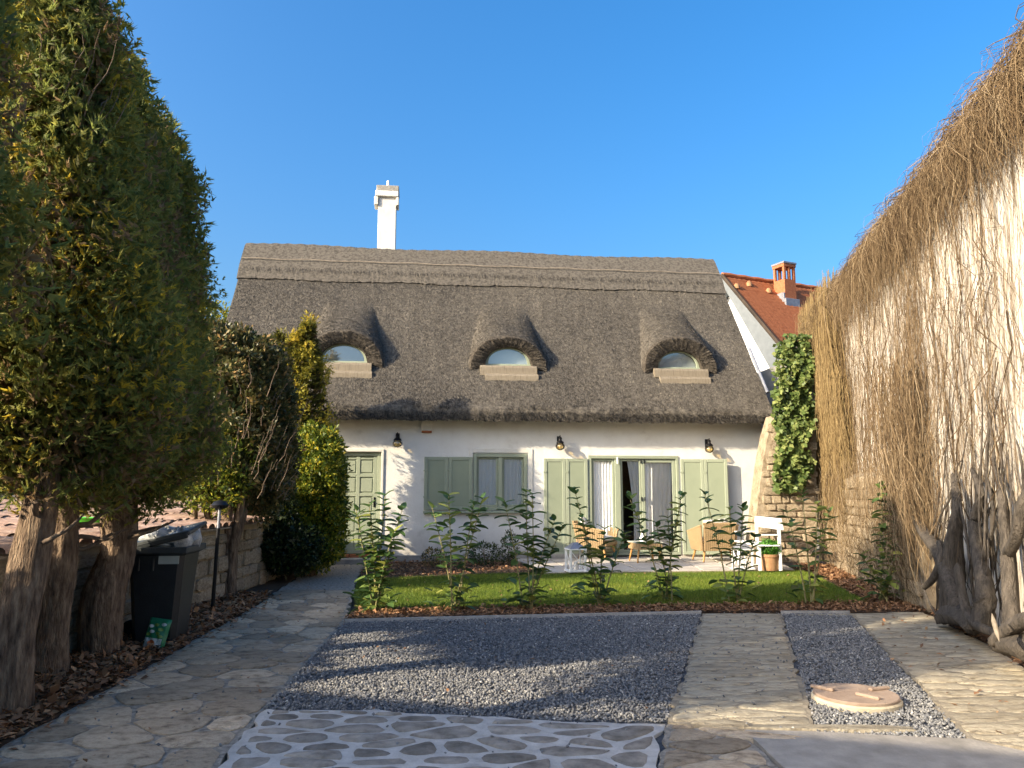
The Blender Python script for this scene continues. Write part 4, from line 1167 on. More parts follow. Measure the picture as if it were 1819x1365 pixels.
def twigs(zlo, zhi, rlo, rhi, n, seed, L=.5, rad=.006, cone=None):
    rg = np.random.default_rng(seed); m = 6
    a = rg.random(n) * 6.283 if cone is None else rg.uniform(*cone, n); z = rg.uniform(zlo, zhi, n); r0 = rg.uniform(rlo, rhi, n)
    t = np.linspace(0, 1, m)[None]
    ln = L * rg.uniform(.5, 1.3, n)[:, None]
    x = (r0[:, None] + ln * .45 * t) * np.cos(a)[:, None] + np.cumsum(rg.normal(0, .018, (n, m)), 1)
    y = (r0[:, None] + ln * .45 * t) * np.sin(a)[:, None] + np.cumsum(rg.normal(0, .018, (n, m)), 1)
    zz_ = z[:, None] + ln * .85 * t
    V, F = strands(np.stack([x, y, zz_], -1), rad * (1 - .7 * t) * np.ones((n, 1)), 4)
    return mesh_np('bare_twigs', V, F, np.full(len(F), .5))
def big_thuja(base, lean, rb, z0, z1, rmax, seed, label, twz, crown_shift, point=1.55, nclump=300):
    T_ = thing('thuja_tree', label, 'tree', base, 0, 'tall thuja trees along the path')
    w = [np.array([lean[0] * s, lean[1] * s, s * (z0 + 1.4)]) for s in np.linspace(0, 1, 7)]
    w[0][2] = -.05
    for i in range(1, 6): w[i][:2] += np.random.default_rng(seed + i).normal(0, .025, 2)
    trunk(None, [rb * 1.25, rb * 1.06, rb, rb * .95, rb * .9, rb * .8, rb * .5], k=28, seed=seed, parent=T_, mat='bark', ridges=9, amp=.13, sub=8, world=w)
    crown = conifer(z0, z1, rmax, nclump, 145, lean=crown_shift, cs=.165, point=point, mid=.22, top_r=.12, yellow=.07, inner=.16)
    V, F, r = crown; V[:, 0] += lean[0] * .8; V[:, 1] += lean[1] * .8
    stuff('crown', mesh_np('crown', V, F, r), MT['thuja'], T_)
    # low crooked dead branches
    rg = np.random.default_rng(seed)
    for k in range(5):
        a = rg.uniform(-2.6, .6); z = rg.uniform(z0 - .45, z0 + .15); pts = []
        p = np.array([lean[0] * z / (z0 + 1.4), lean[1] * z / (z0 + 1.4), z]); d = np.array([math.cos(a), math.sin(a), .1])
        for s in range(5):
            pts.append(p.copy()); p = p + d * .13 + rg.normal(0, .03, 3); d = d + np.array([0, 0, .12])
        trunk(None, [.024, .02, .016, .012, .006], k=6, seed=seed + k, parent=T_, mat='twig', name='branch', amp=.05, sub=2, world=pts)
    o = obj('bare_twigs', twigs(twz[0], twz[1], rmax * .35, rmax * .6, twz[2], seed + 3, .55, .006), MT['twig'], T_); tag(o, kind='stuff')
    return T_
b1, b2, b3 = G(8, 1272), G(85, 1206), G(182, 1166)
big_thuja((-3.4, 3.45, 0), (.1, .05), .12, 2.1, 5.4, .80, 31, 'thuja tree beside the viewer, left of all the other thujas', (2.6, 4.4, 30), (.0, 0), nclump=150)
big_thuja(b1, (.14, .1), .115, 1.56, 5.3, .68, 41, 'thuja tree nearest the camera, trunk cut by the picture edge', (2.6, 4.4, 60), (-.22, 0), 1.7)
big_thuja(b2, (.12, .05), .108, 1.44, 5.05, .70, 51, 'slender thuja trunk between the edge tree and the thickest trunk', (2.8, 4.3, 50), (.05, 0))
big_thuja(b3, (.08, 0), .15, 1.42, 4.85, .66, 61, 'thickest thuja trunk standing just beside the black wheelie bin', (2.5, 3.8, 20), (.0, .0), 2.4)

def leafy(centers, scales, per, size, aspect=.45, colbias=.5, colvar=.2, up=.3, shell=.75, clumpcol=.12, sunny=None):
    parts = []
    for c, s in zip(centers, scales):
        n = int(per * s[0] * s[2] * 4)
        d = rdirs(n); r = rng.uniform(shell, 1.05, n) ** .7
        r *= 1 + .16 * np.sin(d[:, 0] * 7 + c[0]) * np.sin(d[:, 2] * 6 + c[1]) + .12 * np.sin(d[:, 1] * 13 + d[:, 2] * 9)
        C = np.array(c) + d * r[:, None] * np.array(s)
        A = unit(d * .6 + rng.normal(0, .6, (n, 3)) + np.array([0, 0, up]))
        N = unit(d + rng.normal(0, .6, (n, 3)))
        L = size * rng.uniform(.6, 1.3, n)
        V, F = kites(C, A, N, L, L * aspect, .5, -.06)
        col = colbias + .5 * clumpcol * (np.sin(d[:, 0] * 9 + c[2]) + np.sin(d[:, 2] * 11)) + rng.normal(0, colvar, n)
        parts.append((V, F, np.clip(col, 0, 1)))
    return join_np(parts)
def stems(parent, base, n, h, spread, r, mat='bark', seed=1, name='trunk'):
    rg = np.random.default_rng(seed)
    for k in range(n):
        a = 6.283 * k / n + rg.random(); e = np.array([math.cos(a), math.sin(a)]) * spread * rg.uniform(.6, 1.2)
        s = e * .35 if n > 1 else e * 0
        pts = [(*(s), -.05), (*(s * .8 + rg.normal(0, .02, 2)), h * .35), (*(e * .7), h * .7), (*(e), h)]
        trunk(None, [r * 1.3, r, r * .9, r * .6], k=10, seed=seed + k, parent=parent, mat=mat, name=name, amp=.12, sub=5, world=np.array(pts))

# unseen hedge, added left of the view to shade the gravel's near side
hg = thing('shade_hedge', 'unseen hedge added left of view to shade gravel and near trunks', 'hedge', (-6.2, 3.3, 0))
hc = [(0, y, z) for y in np.arange(-1.9, 2.0, .45) for z in (.6, 1.2, 1.72)]
stems(hg, None, 5, 1.6, .5, .04, seed=66)
stuff('foliage', mesh_np('foliage', *leafy(hc, [(.5, .42, .5)] * len(hc), 1500, .1, .5, .4, .2)), MT['hedge'], hg)

# small tree behind the bin
p = G(336, 1066); sm = thing('small_tree', 'small bushy tree with thin reddish trunk right behind the wheelie bin', 'tree', p)
stems(sm, p, 1, 1.5, .0, .06, seed=71)
stuff('crown', mesh_np('crown', *leafy([(.1, 0, 1.85), (.45, .1, 1.75), (-.2, .3, 1.6), (.3, -.1, 1.45)], [(.5, .5, .5), (.4, .4, .45), (.45, .4, .35), (.4, .35, .3)], 2600, .07, .4, .55)), MT['yellowbush'], sm)
# tall clipped bush with russet tips
p = G(402, 1062); hb = thing('tall_hedge_bush', 'tall dark bush with russet tips on several reddish stems', 'bush', p)
stems(hb, p, 6, 1.6, .35, .055, seed=81)
stuff('crown', mesh_np('crown', *leafy([(-.05, .3, 2.95), (.0, .35, 2.2), (.15, .4, 2.55), (.0, .2, 1.75), (-.3, .2, 3.3), (.25, .5, 1.9), (.0, .4, 3.25)], [(.6, .7, .7), (.6, .7, .8), (.5, .6, .85), (.5, .6, .5), (.45, .5, .5), (.45, .5, .8), (.42, .5, .42)], 7500, .08, .45, .52, .2)), MT['hedge'], hb)
o = obj('bare_twigs', twigs(1.3, 2.8, .5, .8, 140, 83, .5, .006), MT['twig'], hb); tag(o, kind='stuff')
# three golden columns
for k, (px, pyt, r, lab) in enumerate(((497, 580, .34, 'golden columnar conifer half hidden by the tall bush'), (521, 594, .31, 'middle and shortest of the golden columnar conifers'), (550, 566, .44, 'tallest golden columnar conifer beside the cottage eave'))):
    Y = (14.3, 14.0, 14.15)[k]
    top_ = P(px, pyt, Y)
    cz = thing('golden_conifer', lab, 'tree', (top_[0], Y, 0), 0, 'golden columnar conifers')
    stems(cz, None, 1, top_[2] * .8, 0, .045, seed=91 + k)
    stuff('crown', mesh_np('crown', *conifer(.5, top_[2], r, 110, 60, .08, .015, mid=.55, point=1.5, cs=.1, colbias=.62, inner=.35, yellow=.1)), MT['goldthuja'], cz)
# rounded yellow bush by the door
p = P(552, 1000, 13.5); yb = thing('yellow_bush', 'rounded yellow-green bush beside the front door', 'bush', (p[0], 13.5, 0))
stems(yb, None, 4, 1.0, .3, .035, seed=101)
stuff('crown', mesh_np('crown', *leafy([(-.1, 0, 1.35), (.1, -.1, 1.75), (-.4, -.1, 1.0), (.1, 0, 1.05), (.0, .1, 2.1), (-.45, .0, 1.55), (-.2, -.1, .55), (.15, -.05, .55), (-.65, 0, .6)], [(.58, .5, .55), (.46, .45, .55), (.56, .5, .5), (.5, .4, .45), (.42, .4, .45), (.48, .4, .5), (.55, .45, .45), (.42, .4, .42), (.45, .4, .45)], 5000, .075, .5, .58, .2)), MT['yellowbush'], yb)
p = P(455, 1005, 12.6); db = thing('dark_bush', 'low dark evergreen bush under the yellow bush by the path end', 'bush', (p[0], 12.6, 0))
stems(db, None, 3, .7, .3, .03, seed=111)
stuff('crown', mesh_np('crown', *leafy([(-.1, 0, .65), (.35, 0, .55), (.1, .1, 1.1), (.65, .1, .5), (-.35, .1, .95)], [(.5, .5, .55), (.4, .45, .4), (.45, .5, .5), (.34, .4, .35), (.42, .45, .45)], 3600, .08, .5, .4, .2)), MT['darkbush'], db)
# background trees beyond the left wall
for k, (px, pyt, Y, w_, mat, lab) in enumerate(((395, 540, 17, .8, 'yellowbush', 'yellow-tipped tree peeping over the tall bush against the sky'), (150, 880, 13, .8, 'yellowbush', 'sunlit yellow bush seen between the thuja trunks'), (285, 905, 14.5, 1.0, 'yellowbush', 'yellow-green hedge beyond the tiled wall behind the bin'), (-20, 860, 12, 1.0, 'darkbush', 'dark shrub beyond the wall at the left picture edge'))):
    c = P(px, pyt, Y)
    bt = thing('garden_bush' if k else 'garden_tree', lab, 'bush' if k else 'tree', (c[0] - .3, Y, 0))
    stems(bt, None, 2, max(.6, c[2] - 1.0), .2, .05, seed=121 + 4 * k)
    stuff('crown', mesh_np('crown', *leafy([(0, 0, c[2] - .6), (.4, .2, c[2] - 1.0), (-.6, .1, c[2] - .9)], [(.6 * w_, .6, .65), (.6 * w_, .6, .6), (.7 * w_, .6, .6)], 1500, .09, .5, .7, .2)), MT[mat], bt)

# ------------------------------------------------------------------ laurel row
lv = []
for j, s in enumerate(np.linspace(0, 1, 6)):
    wd = (.004, .022, .030, .028, .019, .003)[j]
    lv += [(s * .115, -wd, .010 - .03 * s * s), (s * .115, 0, -.03 * s * s), (s * .115, wd, .010 - .03 * s * s)]
lf_ = [(j * 3 + i, (j + 1) * 3 + i, (j + 1) * 3 + i + 1, j * 3 + i + 1) for j in range(5) for i in range(2)]
LEAF = mesh_np('leaf', np.array(lv), np.array(lf_), smooth=True); LEAF.materials.append(MT['laurel'])
lst = [
    ((668, 1088), [(632, 902), (655, 893), (684, 880), (716, 900), (660, 950), (700, 945)], 1.0, 'bushiest laurel shrub, first in the row beside the path', .9),
    ((806, 1087), [(766, 897), (797, 880), (842, 892), (858, 883)], .85, 'laurel shrub with four slim stems in front of the casement window', .55),
    ((936, 1085), [(896, 890), (934, 872), (945, 876), (985, 925), (1000, 935)], .85, 'laurel shrub with a forked side stem left of the terrace', .6),
    ((1062, 1078), [(1020, 868), (1035, 930), (1075, 935), (1110, 948)], .9, 'laurel shrub in front of the left wicker armchair', .7),
    ((1190, 1070), [(1116, 880), (1165, 928), (1186, 915), (1212, 876)], .9, 'laurel shrub in front of the wicker side table', .7),
    ((1302, 1072), [(1250, 872), (1296, 898), (1320, 902), (1342, 952)], .8, 'laurel shrub in front of the right lantern', .6),
    ((1438, 1076), [(1396, 905), (1424, 866), (1452, 890), (1474, 905)], .6, 'sparse laurel shrub with bare lower stems before the stone pier', .3),
    ((1572, 1072), [(1530, 985), (1566, 858), (1600, 892), (1622, 900)], .9, 'last laurel shrub in the row, nearest the vine trunks', .7)]
for i, (bp, tops, den, lab, low) in enumerate(lst):
    b = G(*bp); lt = thing('laurel_shrub', lab, 'shrub', b, 0, 'young laurel shrubs planted in a row')
    cnt = 0
    for k, tp in enumerate(tops):
        e = P(tp[0], tp[1], b[1] + random.uniform(-.18, .18)) - b
        s0_ = np.array([random.uniform(-.07, .07), random.uniform(-.06, .06), -.03])
        md = s0_ * .5 + e * .5 + np.array([random.uniform(-.04, .04) - e[0] * .12, random.uniform(-.03, .03), 0])
        ts = np.linspace(0, 1, 12)
        C = np.array([s0_ * (1 - t) ** 2 + 2 * md * t * (1 - t) + e * t * t for t in ts])
        obj('stem', MB().tube(C, np.linspace(.012, .004, 12), 6), MT['laurelstem'], lt, smooth=True)
        ln = np.linalg.norm(e)
        t = .06 + random.random() * .05
        ph = random.random() * 6.28
        while t < 1.0 and cnt < 290:
            sparse = low if t < .45 else 1.0
            if random.random() < sparse * den + (t > .85) * .4:
                pos = np.array([np.interp(t, ts, C[:, q]) for q in range(3)])
                for side in (0, 1):
                    yaw = ph + side * math.pi + random.uniform(-.5, .5)
                    pit = random.uniform(-.75, .12) if t < .92 else random.uniform(-1.0, -.35)
                    sc = random.uniform(1.05, 1.6) * (1.0 if t < .9 else .85)
                    obj('leaf', LEAF, None, lt, loc=pos, rot=(random.uniform(-.5, .5), pit, yaw), scale=(sc, sc, sc)); cnt += 1
            ph += 1.3 + random.uniform(-.3, .3)
            t += .056 / ln * (1.0 + .4 * (t < .4)) * random.uniform(.8, 1.2)
    for k in range(int(26 * den)):         # low basal shoots
        a = random.random() * 6.28; r_ = random.uniform(.03, .26)
        sc = random.uniform(.9, 1.5)
        obj('leaf', LEAF, None, lt, loc=(r_ * math.cos(a) - .02, r_ * math.sin(a), random.uniform(.04, .32)), rot=(random.uniform(-.6, .6), random.uniform(-.8, .2), a + random.uniform(-.6, .6)), scale=(sc, sc, sc))

# small plants in the house bed
for px, py, r, h, mat, lab in ((770, 1000, .22, .3, 'hedge', 'small reddish shrub at the foot of the white facade'), (862, 998, .3, .38, 'darkbush', 'low dark shrub in the bed under the window'), (905, 996, .16, .55, 'darkbush', 'upright dark shrub beside the olive pot')):
    p = G(px, py + 8); bb = thing('bed_shrub', lab, 'shrub', p)
    stems(bb, None, 3, h * .8, r * .5, .008, mat='twig', seed=int(px))
    stuff('crown', mesh_np('crown', *leafy([(0, 0, h * .6)], [(r, r * .8, h * .55)], 4000, .05, .45, .7, .25)), MT[mat], bb)

# ------------------------------------------------------------------ left side: wall, tiled lean-to, bin, bag, garden light
lw = thing('low_stone_wall', 'low brown stone wall behind the thuja trunks', 'wall', (-3.86, 3.2, 0))
LWL, LWH = 12.0, .93
obj('wall_core', MB().box((-.4, 0, -.1), (-.03, LWL, LWH), .01), MT['mortar'], lw)
lay_stones(lw, (-.04, .05, 0), (0, 1, 0), (0, 0, 1), (1, 0, 0), LWL - .1, LWH - .02, .18, .25, .5, limit=290)
lt_ = thing('tiled_lean_to', 'weathered low tiled roof beyond the stone wall', 'roof', (-3.86, 3.2, 0))
obj('roof_board', MB().extrude([(.06, 0, .955), (-3.3, 0, 1.30), (-3.3, 0, 1.26), (.06, 0, .935)], (0, 1, 0), LWL), MT['mortar'], lt_)
tv, tf = [], []
for j in range(2):
    for i in range(9):
        a = math.pi * i / 8
        tv.append((-.52 * j, -.11 * math.cos(a), .055 * math.sin(a) + .012 * (1 - j)))
tf = [(i, i + 1, 9 + i + 1, 9 + i) for i in range(8)]
TILE = mesh_np('tile', np.array(tv), np.array(tf), smooth=True); TILE.materials.append(MT['oldtile'])
cnt = 0
for r_ in range(6):
    for k in range(49):
        obj('tile', TILE, None, lt_, loc=(.1 - r_ * .5, .15 + k * .24 + random.uniform(-.01, .01), .965 + r_ * .0515 + random.uniform(-.004, .004)), rot=(0, .103 + random.uniform(-.01, .01), random.uniform(-.03, .03)))
p = P(152, 935, 8.3); gt = thing('plastic_trough', 'bright green plastic trough glimpsed between thuja trunks', 'trough', p)
obj('trough_body', MB().lathe([(.16, -.05), (.2, .08), (.21, .09), (.18, .085), (.15, 0)], 14, (0, 0, 0), 1.5, 1), MT['lime'], gt, smooth=True)

# wheelie bin
p = G(284, 1152)
wb = thing('wheelie_bin', 'black wheelie bin overflowing with rubbish under a propped lid', 'bin', (p[0] - .12, p[1] + .27, 0), R(6))
wb.scale = (.93, .93, .97)
V, F = [], []
prof = [(.0, .40, .44), (.03, .42, .46), (.72, .52, .56), (.86, .545, .59), (.88, .60, .66), (.93, .605, .665)]
for z, wx, wy in prof:
    for sx, sy in ((-1, -1), (1, -1), (1, 1), (-1, 1)):
        c_ = .05 if z < .87 else .03
        cx, cy = sx * wx / 2, sy * wy / 2
        pa_, pb_ = (cx - sx * c_, cy), (cx, cy - sy * c_)
        if sx * sy > 0: pa_, pb_ = pb_, pa_
        V += [(*pa_, z), (*pb_, z)]
k = 8
F = [(j * k + i, j * k + (i + 1) % k, (j + 1) * k + (i + 1) % k, (j + 1) * k + i) for j in range(len(prof) - 1) for i in range(k)] + [tuple(range(k - 1, -1, -1))]
body = obj('bin_body', MB().add(V, F), MT['bin'], wb)
for x in (-.16, -.02): obj('rib', MB().obox((x, -.287, .80), (.02, .02, .16), (R(-4), 0, 0), .004), MT['bin'], body)
obj('rim', MB().box((-.315, -.345, .885), (.315, -.31, .945)).box((-.315, .31, .885), (.315, .345, .945)).box((-.315, -.31, .885), (-.28, .31, .945)).box((.28, -.31, .885), (.315, .31, .945)), MT['binlid'], body)
obj('label_plate', MB().obox((.13, -.292, .825), (.2, .012, .085), (R(-4), 0, 0), .003), MT['pale'], body)
lid = MB().obox((-.0, .0, 0), (.64, .70, .045), (0, 0, 0), .015).obox((0, -.345, -.02), (.6, .03, .05), (0, 0, 0), .008)
obj('lid', lid, MT['binlid'], wb, loc=(.0, .04, 1.045), rot=(R(6), R(-13), 0))
obj('hinge_bar', MB().tube([(-.30, .37, .92), (.30, .37, .92)], .02, 8), MT['bin'], wb)
for s in (-1, 1):
    wlp = MB().lathe([(.02, -.03), (.1, -.03), (.105, -.015), (.105, .015), (.1, .03), (.02, .03)], 18)
    wo = obj('wheel', wlp, MT['rubber'], wb, loc=(-.30, s * .2, .105), rot=(R(90), 0, 0), smooth=True)
    wo.location = (-.2 + .02, .26 * s, .105) if s > 0 else (-.33, .1, .105)
    obj('hub', MB().lathe([(.035, -.034), (.03, .034)], 10), MT['bin'], wo)
for k, (x, y, z, r_, nm) in enumerate(((.02, -.1, .97, .17, 0), (.18, -.12, .98, .14, 0), (-.13, -.05, .95, .13, 0), (.2, .1, .99, .13, 0))):
    V, F = MB().lathe([(.02, -.8), (.6, -.65), (.95, -.2), (.9, .3), (.55, .65), (.1, .8)], 12).v, MB().lathe([(.02, -.8), (.6, -.65), (.95, -.2), (.9, .3), (.55, .65), (.1, .8)], 12).f
    V = np.array(V) * r_ * rng.uniform(.75, 1.2, (len(V), 1))
    rb = obj('rubbish_bag', MB().add(V, F), MT['rubbish'], None, loc=np.array(wb.location) + np.array([x, y, z]), smooth=True)
    tag(rb, ('crumpled pale bag at the front of the full bin', 'pale bag by the right corner of the open bin', 'grey bag wedged under the low side of the lid', 'bag at the back of the bin under the raised lid')[k], 'bag', 'rubbish bags in the bin')
# potting soil bag
pb = G(268, 1160)
sb_ = thing('soil_bag', 'green and white printed soil bag leaning on the bin', 'bag', (pb[0], pb[1] + .02, 0), R(-8))
def pillow(wd, ht, dp, nx=12, nz_=14):
    V, F = [], []
    for s in (-1, 1):
        for j in range(nz_ + 1):
            for i in range(nx + 1):
                x, z = i / nx * 2 - 1, j / nz_ * 2 - 1
                b_ = max(0, (1 - x ** 4) * (1 - z ** 4)) ** .6
                V.append((x * wd / 2 * (1 - .04 * (1 - z * z)), s * dp / 2 * b_ + .006 * math.sin(x * 9 + z * 7) * b_, (z + 1) * ht / 2))
    m_ = (nx + 1) * (nz_ + 1)
    for o in (0, m_):
        F += [(o + j * (nx + 1) + i, o + j * (nx + 1) + i + 1, o + (j + 1) * (nx + 1) + i + 1, o + (j + 1) * (nx + 1) + i) for j in range(nz_) for i in range(nx)]
    return V, F, m_
V, F, m_ = pillow(.215, .295, .09)
tilt = R(-14)
bgm = MB().add(V, F)
bo = obj('bag_body', bgm, MT['baggreen'], sb_, rot=(tilt, R(6), 0), smooth=True)
def patch_on(x0, x1, z0, z1, d, disc=False):
    Vp = []; nn = 8
    for j in range(nn + 1):
        for i in range(nn + 1):
            a, b = i / nn * 2 - 1, j / nn * 2 - 1
            if disc:
                m1 = max(abs(a), abs(b)); l_ = math.hypot(a, b) or 1
                a, b = a / l_ * m1, b / l_ * m1
            x, z = x0 + (x1 - x0) * (a + 1) / 2, z0 + (z1 - z0) * (b + 1) / 2
            xx, zz2 = x / .1075, z / .1475 - 1
            b_ = max(0, (1 - xx ** 4) * (1 - zz2 ** 4)) ** .6
            Vp.append((x * (1 - .04 * (1 - zz2 * zz2)), -.045 * b_ + .006 * math.sin(xx * 9 + zz2 * 7) * b_ - d, z))
    return MB().add(Vp, [(j * (nn + 1) + i, j * (nn + 1) + i + 1, (j + 1) * (nn + 1) + i + 1, (j + 1) * (nn + 1) + i) for j in range(nn) for i in range(nn)])
obj('white_print', patch_on(-.085, .085, .035, .12, .002), MT['bagprint'], bo)
obj('orange_print', patch_on(-.045, .03, .045, .105, .004, True), MT['bagorange'], bo)
for k, (x, z) in enumerate(((-.05, .22), (.0, .235), (.05, .2), (-.03, .175), (.03, .165), (-.06, .15), (.065, .245), (.06, .14))):
    obj('leaf_print', patch_on(x - .024, x + .024, z - .014, z + .014, .003, True), MT['bagleaf'] if k % 3 else MT['bagprint'], bo)
# garden path light
p = G(377, 1092); gl = thing('garden_light', 'slim dark garden light post at the path edge', 'lamp', p)
obj('post', MB().tube([(0, 0, 0), (.02, 0, 1.0)], .022, 10), MT['iron'], gl)
obj('post_collar', MB().tube([(.02, 0, 1.0), (.026, 0, 1.22)], .018, 10), MT['lead'], gl)
obj('lamp_head', MB().lathe([(.03, 0), (.09, .02), (.1, .05), (.07, .09), (.01, .11)], 14, (.026, 0, 1.22)), MT['iron'], gl, smooth=True)
obj('base_plate', MB().lathe([(.07, 0), (.07, .012), (.03, .02)], 12), MT['iron'], gl)

# ------------------------------------------------------------------ manhole cover
p = (G(1443, 1245) + G(1600, 1250)) / 2
mh = thing('manhole_cover', 'round rusty inspection cover with two handles in the gravel', 'manhole cover', p)
RM = float(np.linalg.norm(G(1600, 1250) - G(1443, 1245)) / 2)
obj('collar', MB().lathe([(RM, -.06), (RM, .03), (RM * .97, .04), (RM * .9, .042)], 40), MT['rim'], mh, smooth=True)
obj('cover_plate', MB().lathe([(RM * .95, .042), (RM * .95, .056), (RM * .93, .061), (.05, .061)], 40), MT['manhole'], mh, smooth=True)
for (x, y, a) in ((.03, -.12, -55), (-.19, .10, -50), (.2, .08, 20)):
    obj('handle', MB().obox((x, y, .070), (.17, .035, .022), (0, 0, R(a)), .006), MT['manhole'], mh)

# ------------------------------------------------------------------ patio furniture
def wicker_panel(mb, p0, p1, q0, q1, th=.03, slats=12):
    """upright slatted panel between bottom edge p0-p1 and top edge q0-q1"""
    p0, p1, q0, q1 = map(lambda a: np.array(a, float), (p0, p1, q0, q1))
    nrm = unit(np.cross(p1 - p0, q0 - p0)) * th / 2
    for k in range(slats):
        a, b = (k + .12) / slats, (k + .88) / slats
        c4 = [p0 + (p1 - p0) * a, p0 + (p1 - p0) * b, q0 + (q1 - q0) * b, q0 + (q1 - q0) * a]
        mb.add([c - nrm for c in c4] + [c + nrm for c in c4], [(0, 1, 2, 3), (7, 6, 5, 4), (0, 4, 5, 1), (1, 5, 6, 2), (2, 6, 7, 3), (3, 7, 4, 0)])
    c4 = [p0, p1, q1, q0]; nr = nrm * .45
    mb.add([c - nr for c in c4] + [c + nr for c in c4], [(0, 1, 2, 3), (7, 6, 5, 4), (0, 4, 5, 1), (1, 5, 6, 2), (2, 6, 7, 3), (3, 7, 4, 0)])
    return mb
def armchair(label, loc, rot, plab, pil=0.0):
    t = thing('wicker_armchair', label, 'armchair', loc, rot, 'wicker armchairs on the patio')
    # faces -y
    w_, d_ = .33, .31
    obj('seat_frame', MB().box((-w_, -d_, .27), (w_, d_ - .02, .34), .012), MT['wicker'], t)
    bk = MB()
    wicker_panel(bk, (-w_ + .03, d_, .22), (w_ - .03, d_, .22), (-w_ - .0, d_ + .09, .74), (w_ + .0, d_ + .09, .74), .035, 15)
    bk.tube([(-w_ - .01, d_ + .09, .745), (w_ + .01, d_ + .09, .745)], .022, 8)
    obj('backrest', bk, MT['wicker'], t)
    for s in (-1, 1):
        ar = wicker_panel(MB(), (s * w_, -d_ + .05, .22), (s * w_, d_, .22), (s * (w_ + .06), -d_ - .0, .56), (s * (w_ + .045), d_ + .07, .70), .035, 13)
        ar.tube([(s * (w_ + .06), -d_ - .01, .565), (s * (w_ + .05), d_ + .08, .71)], .022, 8)
        obj('armrest', ar, MT['wicker'], t)
    for sx in (-1, 1):
        for sy in (-1, 1):
            obj('leg', MB().tube([(sx * .25, sy * .22, .28), (sx * .31, sy * .29, 0)], [.028, .016], 10), MT['wood'], t)
    sc_ = MB(); V, F, _ = pillow(.6, .56, .13); V = [(x, z - .28 - .02, y + .40) for x, y, z in V]; sc_.add(V, F)
    obj('seat_cushion', sc_, MT['cushion'], t, smooth=True)
    V, F, _ = pillow(.52, .40, .14)
    pw = obj('back_pillow', MB().add(V, F), MT['cushion'], None, loc=np.array(loc) + np.array(Matrix.Rotation(rot, 3, 'Z') @ Vector((.02, .20, .44))), rot=(R(-16), R(4 + pil), rot), smooth=True)
    tag(pw, 'pale pillow in the ' + plab, 'pillow', 'pale pillows in the armchairs')
    return t
ZP = .053
def FL(px, py): q = G(px, py, ZP); return q
a1 = FL(1062, 992); armchair('wicker armchair on the left of the patio, turned towards the table', (a1[0], a1[1], ZP), R(62), 'left wicker armchair', 8)
a2 = FL(1265, 997); armchair('wicker armchair right of the table with its back to the lawn', (a2[0] + .03, a2[1] + .05, ZP), R(-172), 'wicker armchair with its back to the lawn')
a3 = FL(1222, 983); armchair('wicker armchair partly hidden behind the one facing the house', (a3[0], a3[1] + .15, ZP), R(-70), 'wicker armchair half hidden on the right')
a4 = FL(1108, 978); armchair('shaded wicker armchair behind the side table at the glass door', (a4[0] + .08, a4[1] + .25, ZP), R(12), 'shaded wicker armchair behind the side table')
p = FL(1150, 1000)
tb = thing('side_table', 'small square wicker table with glass top among the armchairs', 'table', (p[0], p[1] + .2, ZP), R(10))
tm_ = MB()
for k in range(4):
    a = k * math.pi / 2; c_, s_ = math.cos(a), math.sin(a)
    q_ = lambda x, y, z: (x * c_ - y * s_, x * s_ + y * c_, z)
    wicker_panel(tm_, q_(-.25, -.25, .25), q_(.25, -.25, .25), q_(-.25, -.25, .37), q_(.25, -.25, .37), .03, 11)
obj('apron', tm_, MT['wicker'], tb)
obj('table_top', MB().box((-.28, -.28, .372), (.28, .28, .392), .006), MT['pale'], tb)
for sx in (-1, 1):
    for sy in (-1, 1): obj('leg', MB().tube([(sx * .2, sy * .2, .26), (sx * .25, sy * .25, 0)], [.022, .015], 8), MT['wood'], tb)
jg = obj('jug', MB().lathe([(.045, 0), (.06, .03), (.055, .08), (.03, .12), (.02, .15), (.025, .17)], 14), MT['white'], None, loc=(p[0] - .06, p[1] + .15, ZP + .393), smooth=True)
tag(jg, 'small white jug standing on the wicker side table', 'jug')

def lantern(label, px, py, h, mat, glassy=True, Yoff=0):
    p = FL(px, py); w_ = h * .235
    t = thing('lantern', label, 'lantern', (p[0], p[1] + w_, ZP), R(14), 'floor lanterns on the patio')
    fm = MB()
    for sx in (-1, 1):
        for sy in (-1, 1): fm.box((sx * w_ - .018, sy * w_ - .018, .0), (sx * w_ + .018, sy * w_ + .018, h * .66), .004)
    fm.box((-w_ - .03, -w_ - .03, 0), (w_ + .03, w_ + .03, .03), .004); fm.box((-w_ - .025, -w_ - .025, h * .66), (w_ + .025, w_ + .025, h * .70), .004)
    for s in (-1, 1):     # crossed bars
        fm.tube([(-w_ * s, -w_ - .004, .04), (w_ * s, -w_ - .004, h * .64)], .007, 5); fm.tube([(-w_ - .004, -w_ * s, .04), (-w_ - .004, w_ * s, h * .64)], .007, 5)
        fm.tube([(w_ + .004, -w_ * s, .04), (w_ + .004, w_ * s, h * .64)], .007, 5)
    obj('lantern_frame', fm, MT['white'], t)
    rf_ = MB().add([(-w_ - .02, -w_ - .02, h * .70), (w_ + .02, -w_ - .02, h * .70), (w_ + .02, w_ + .02, h * .70), (-w_ - .02, w_ + .02, h * .70), (-.04, -.04, h * .88), (.04, -.04, h * .88), (.04, .04, h * .88), (-.04, .04, h * .88)],
                   [(0, 1, 5, 4), (1, 2, 6, 5), (2, 3, 7, 6), (3, 0, 4, 7), (4, 5, 6, 7), (3, 2, 1, 0)])
    rf_.tube([(.05 * math.cos(a), 0, h * .93 + .05 * math.sin(a)) for a in np.linspace(-.6, 3.75, 10)], .006, 6)
    obj('lantern_roof', rf_, MT[mat], t)
    obj('candle', MB().lathe([(.035, .03), (.035, .16), (.03, .165), (.004, .185)], 12), MT['cushion'], t, smooth=True)
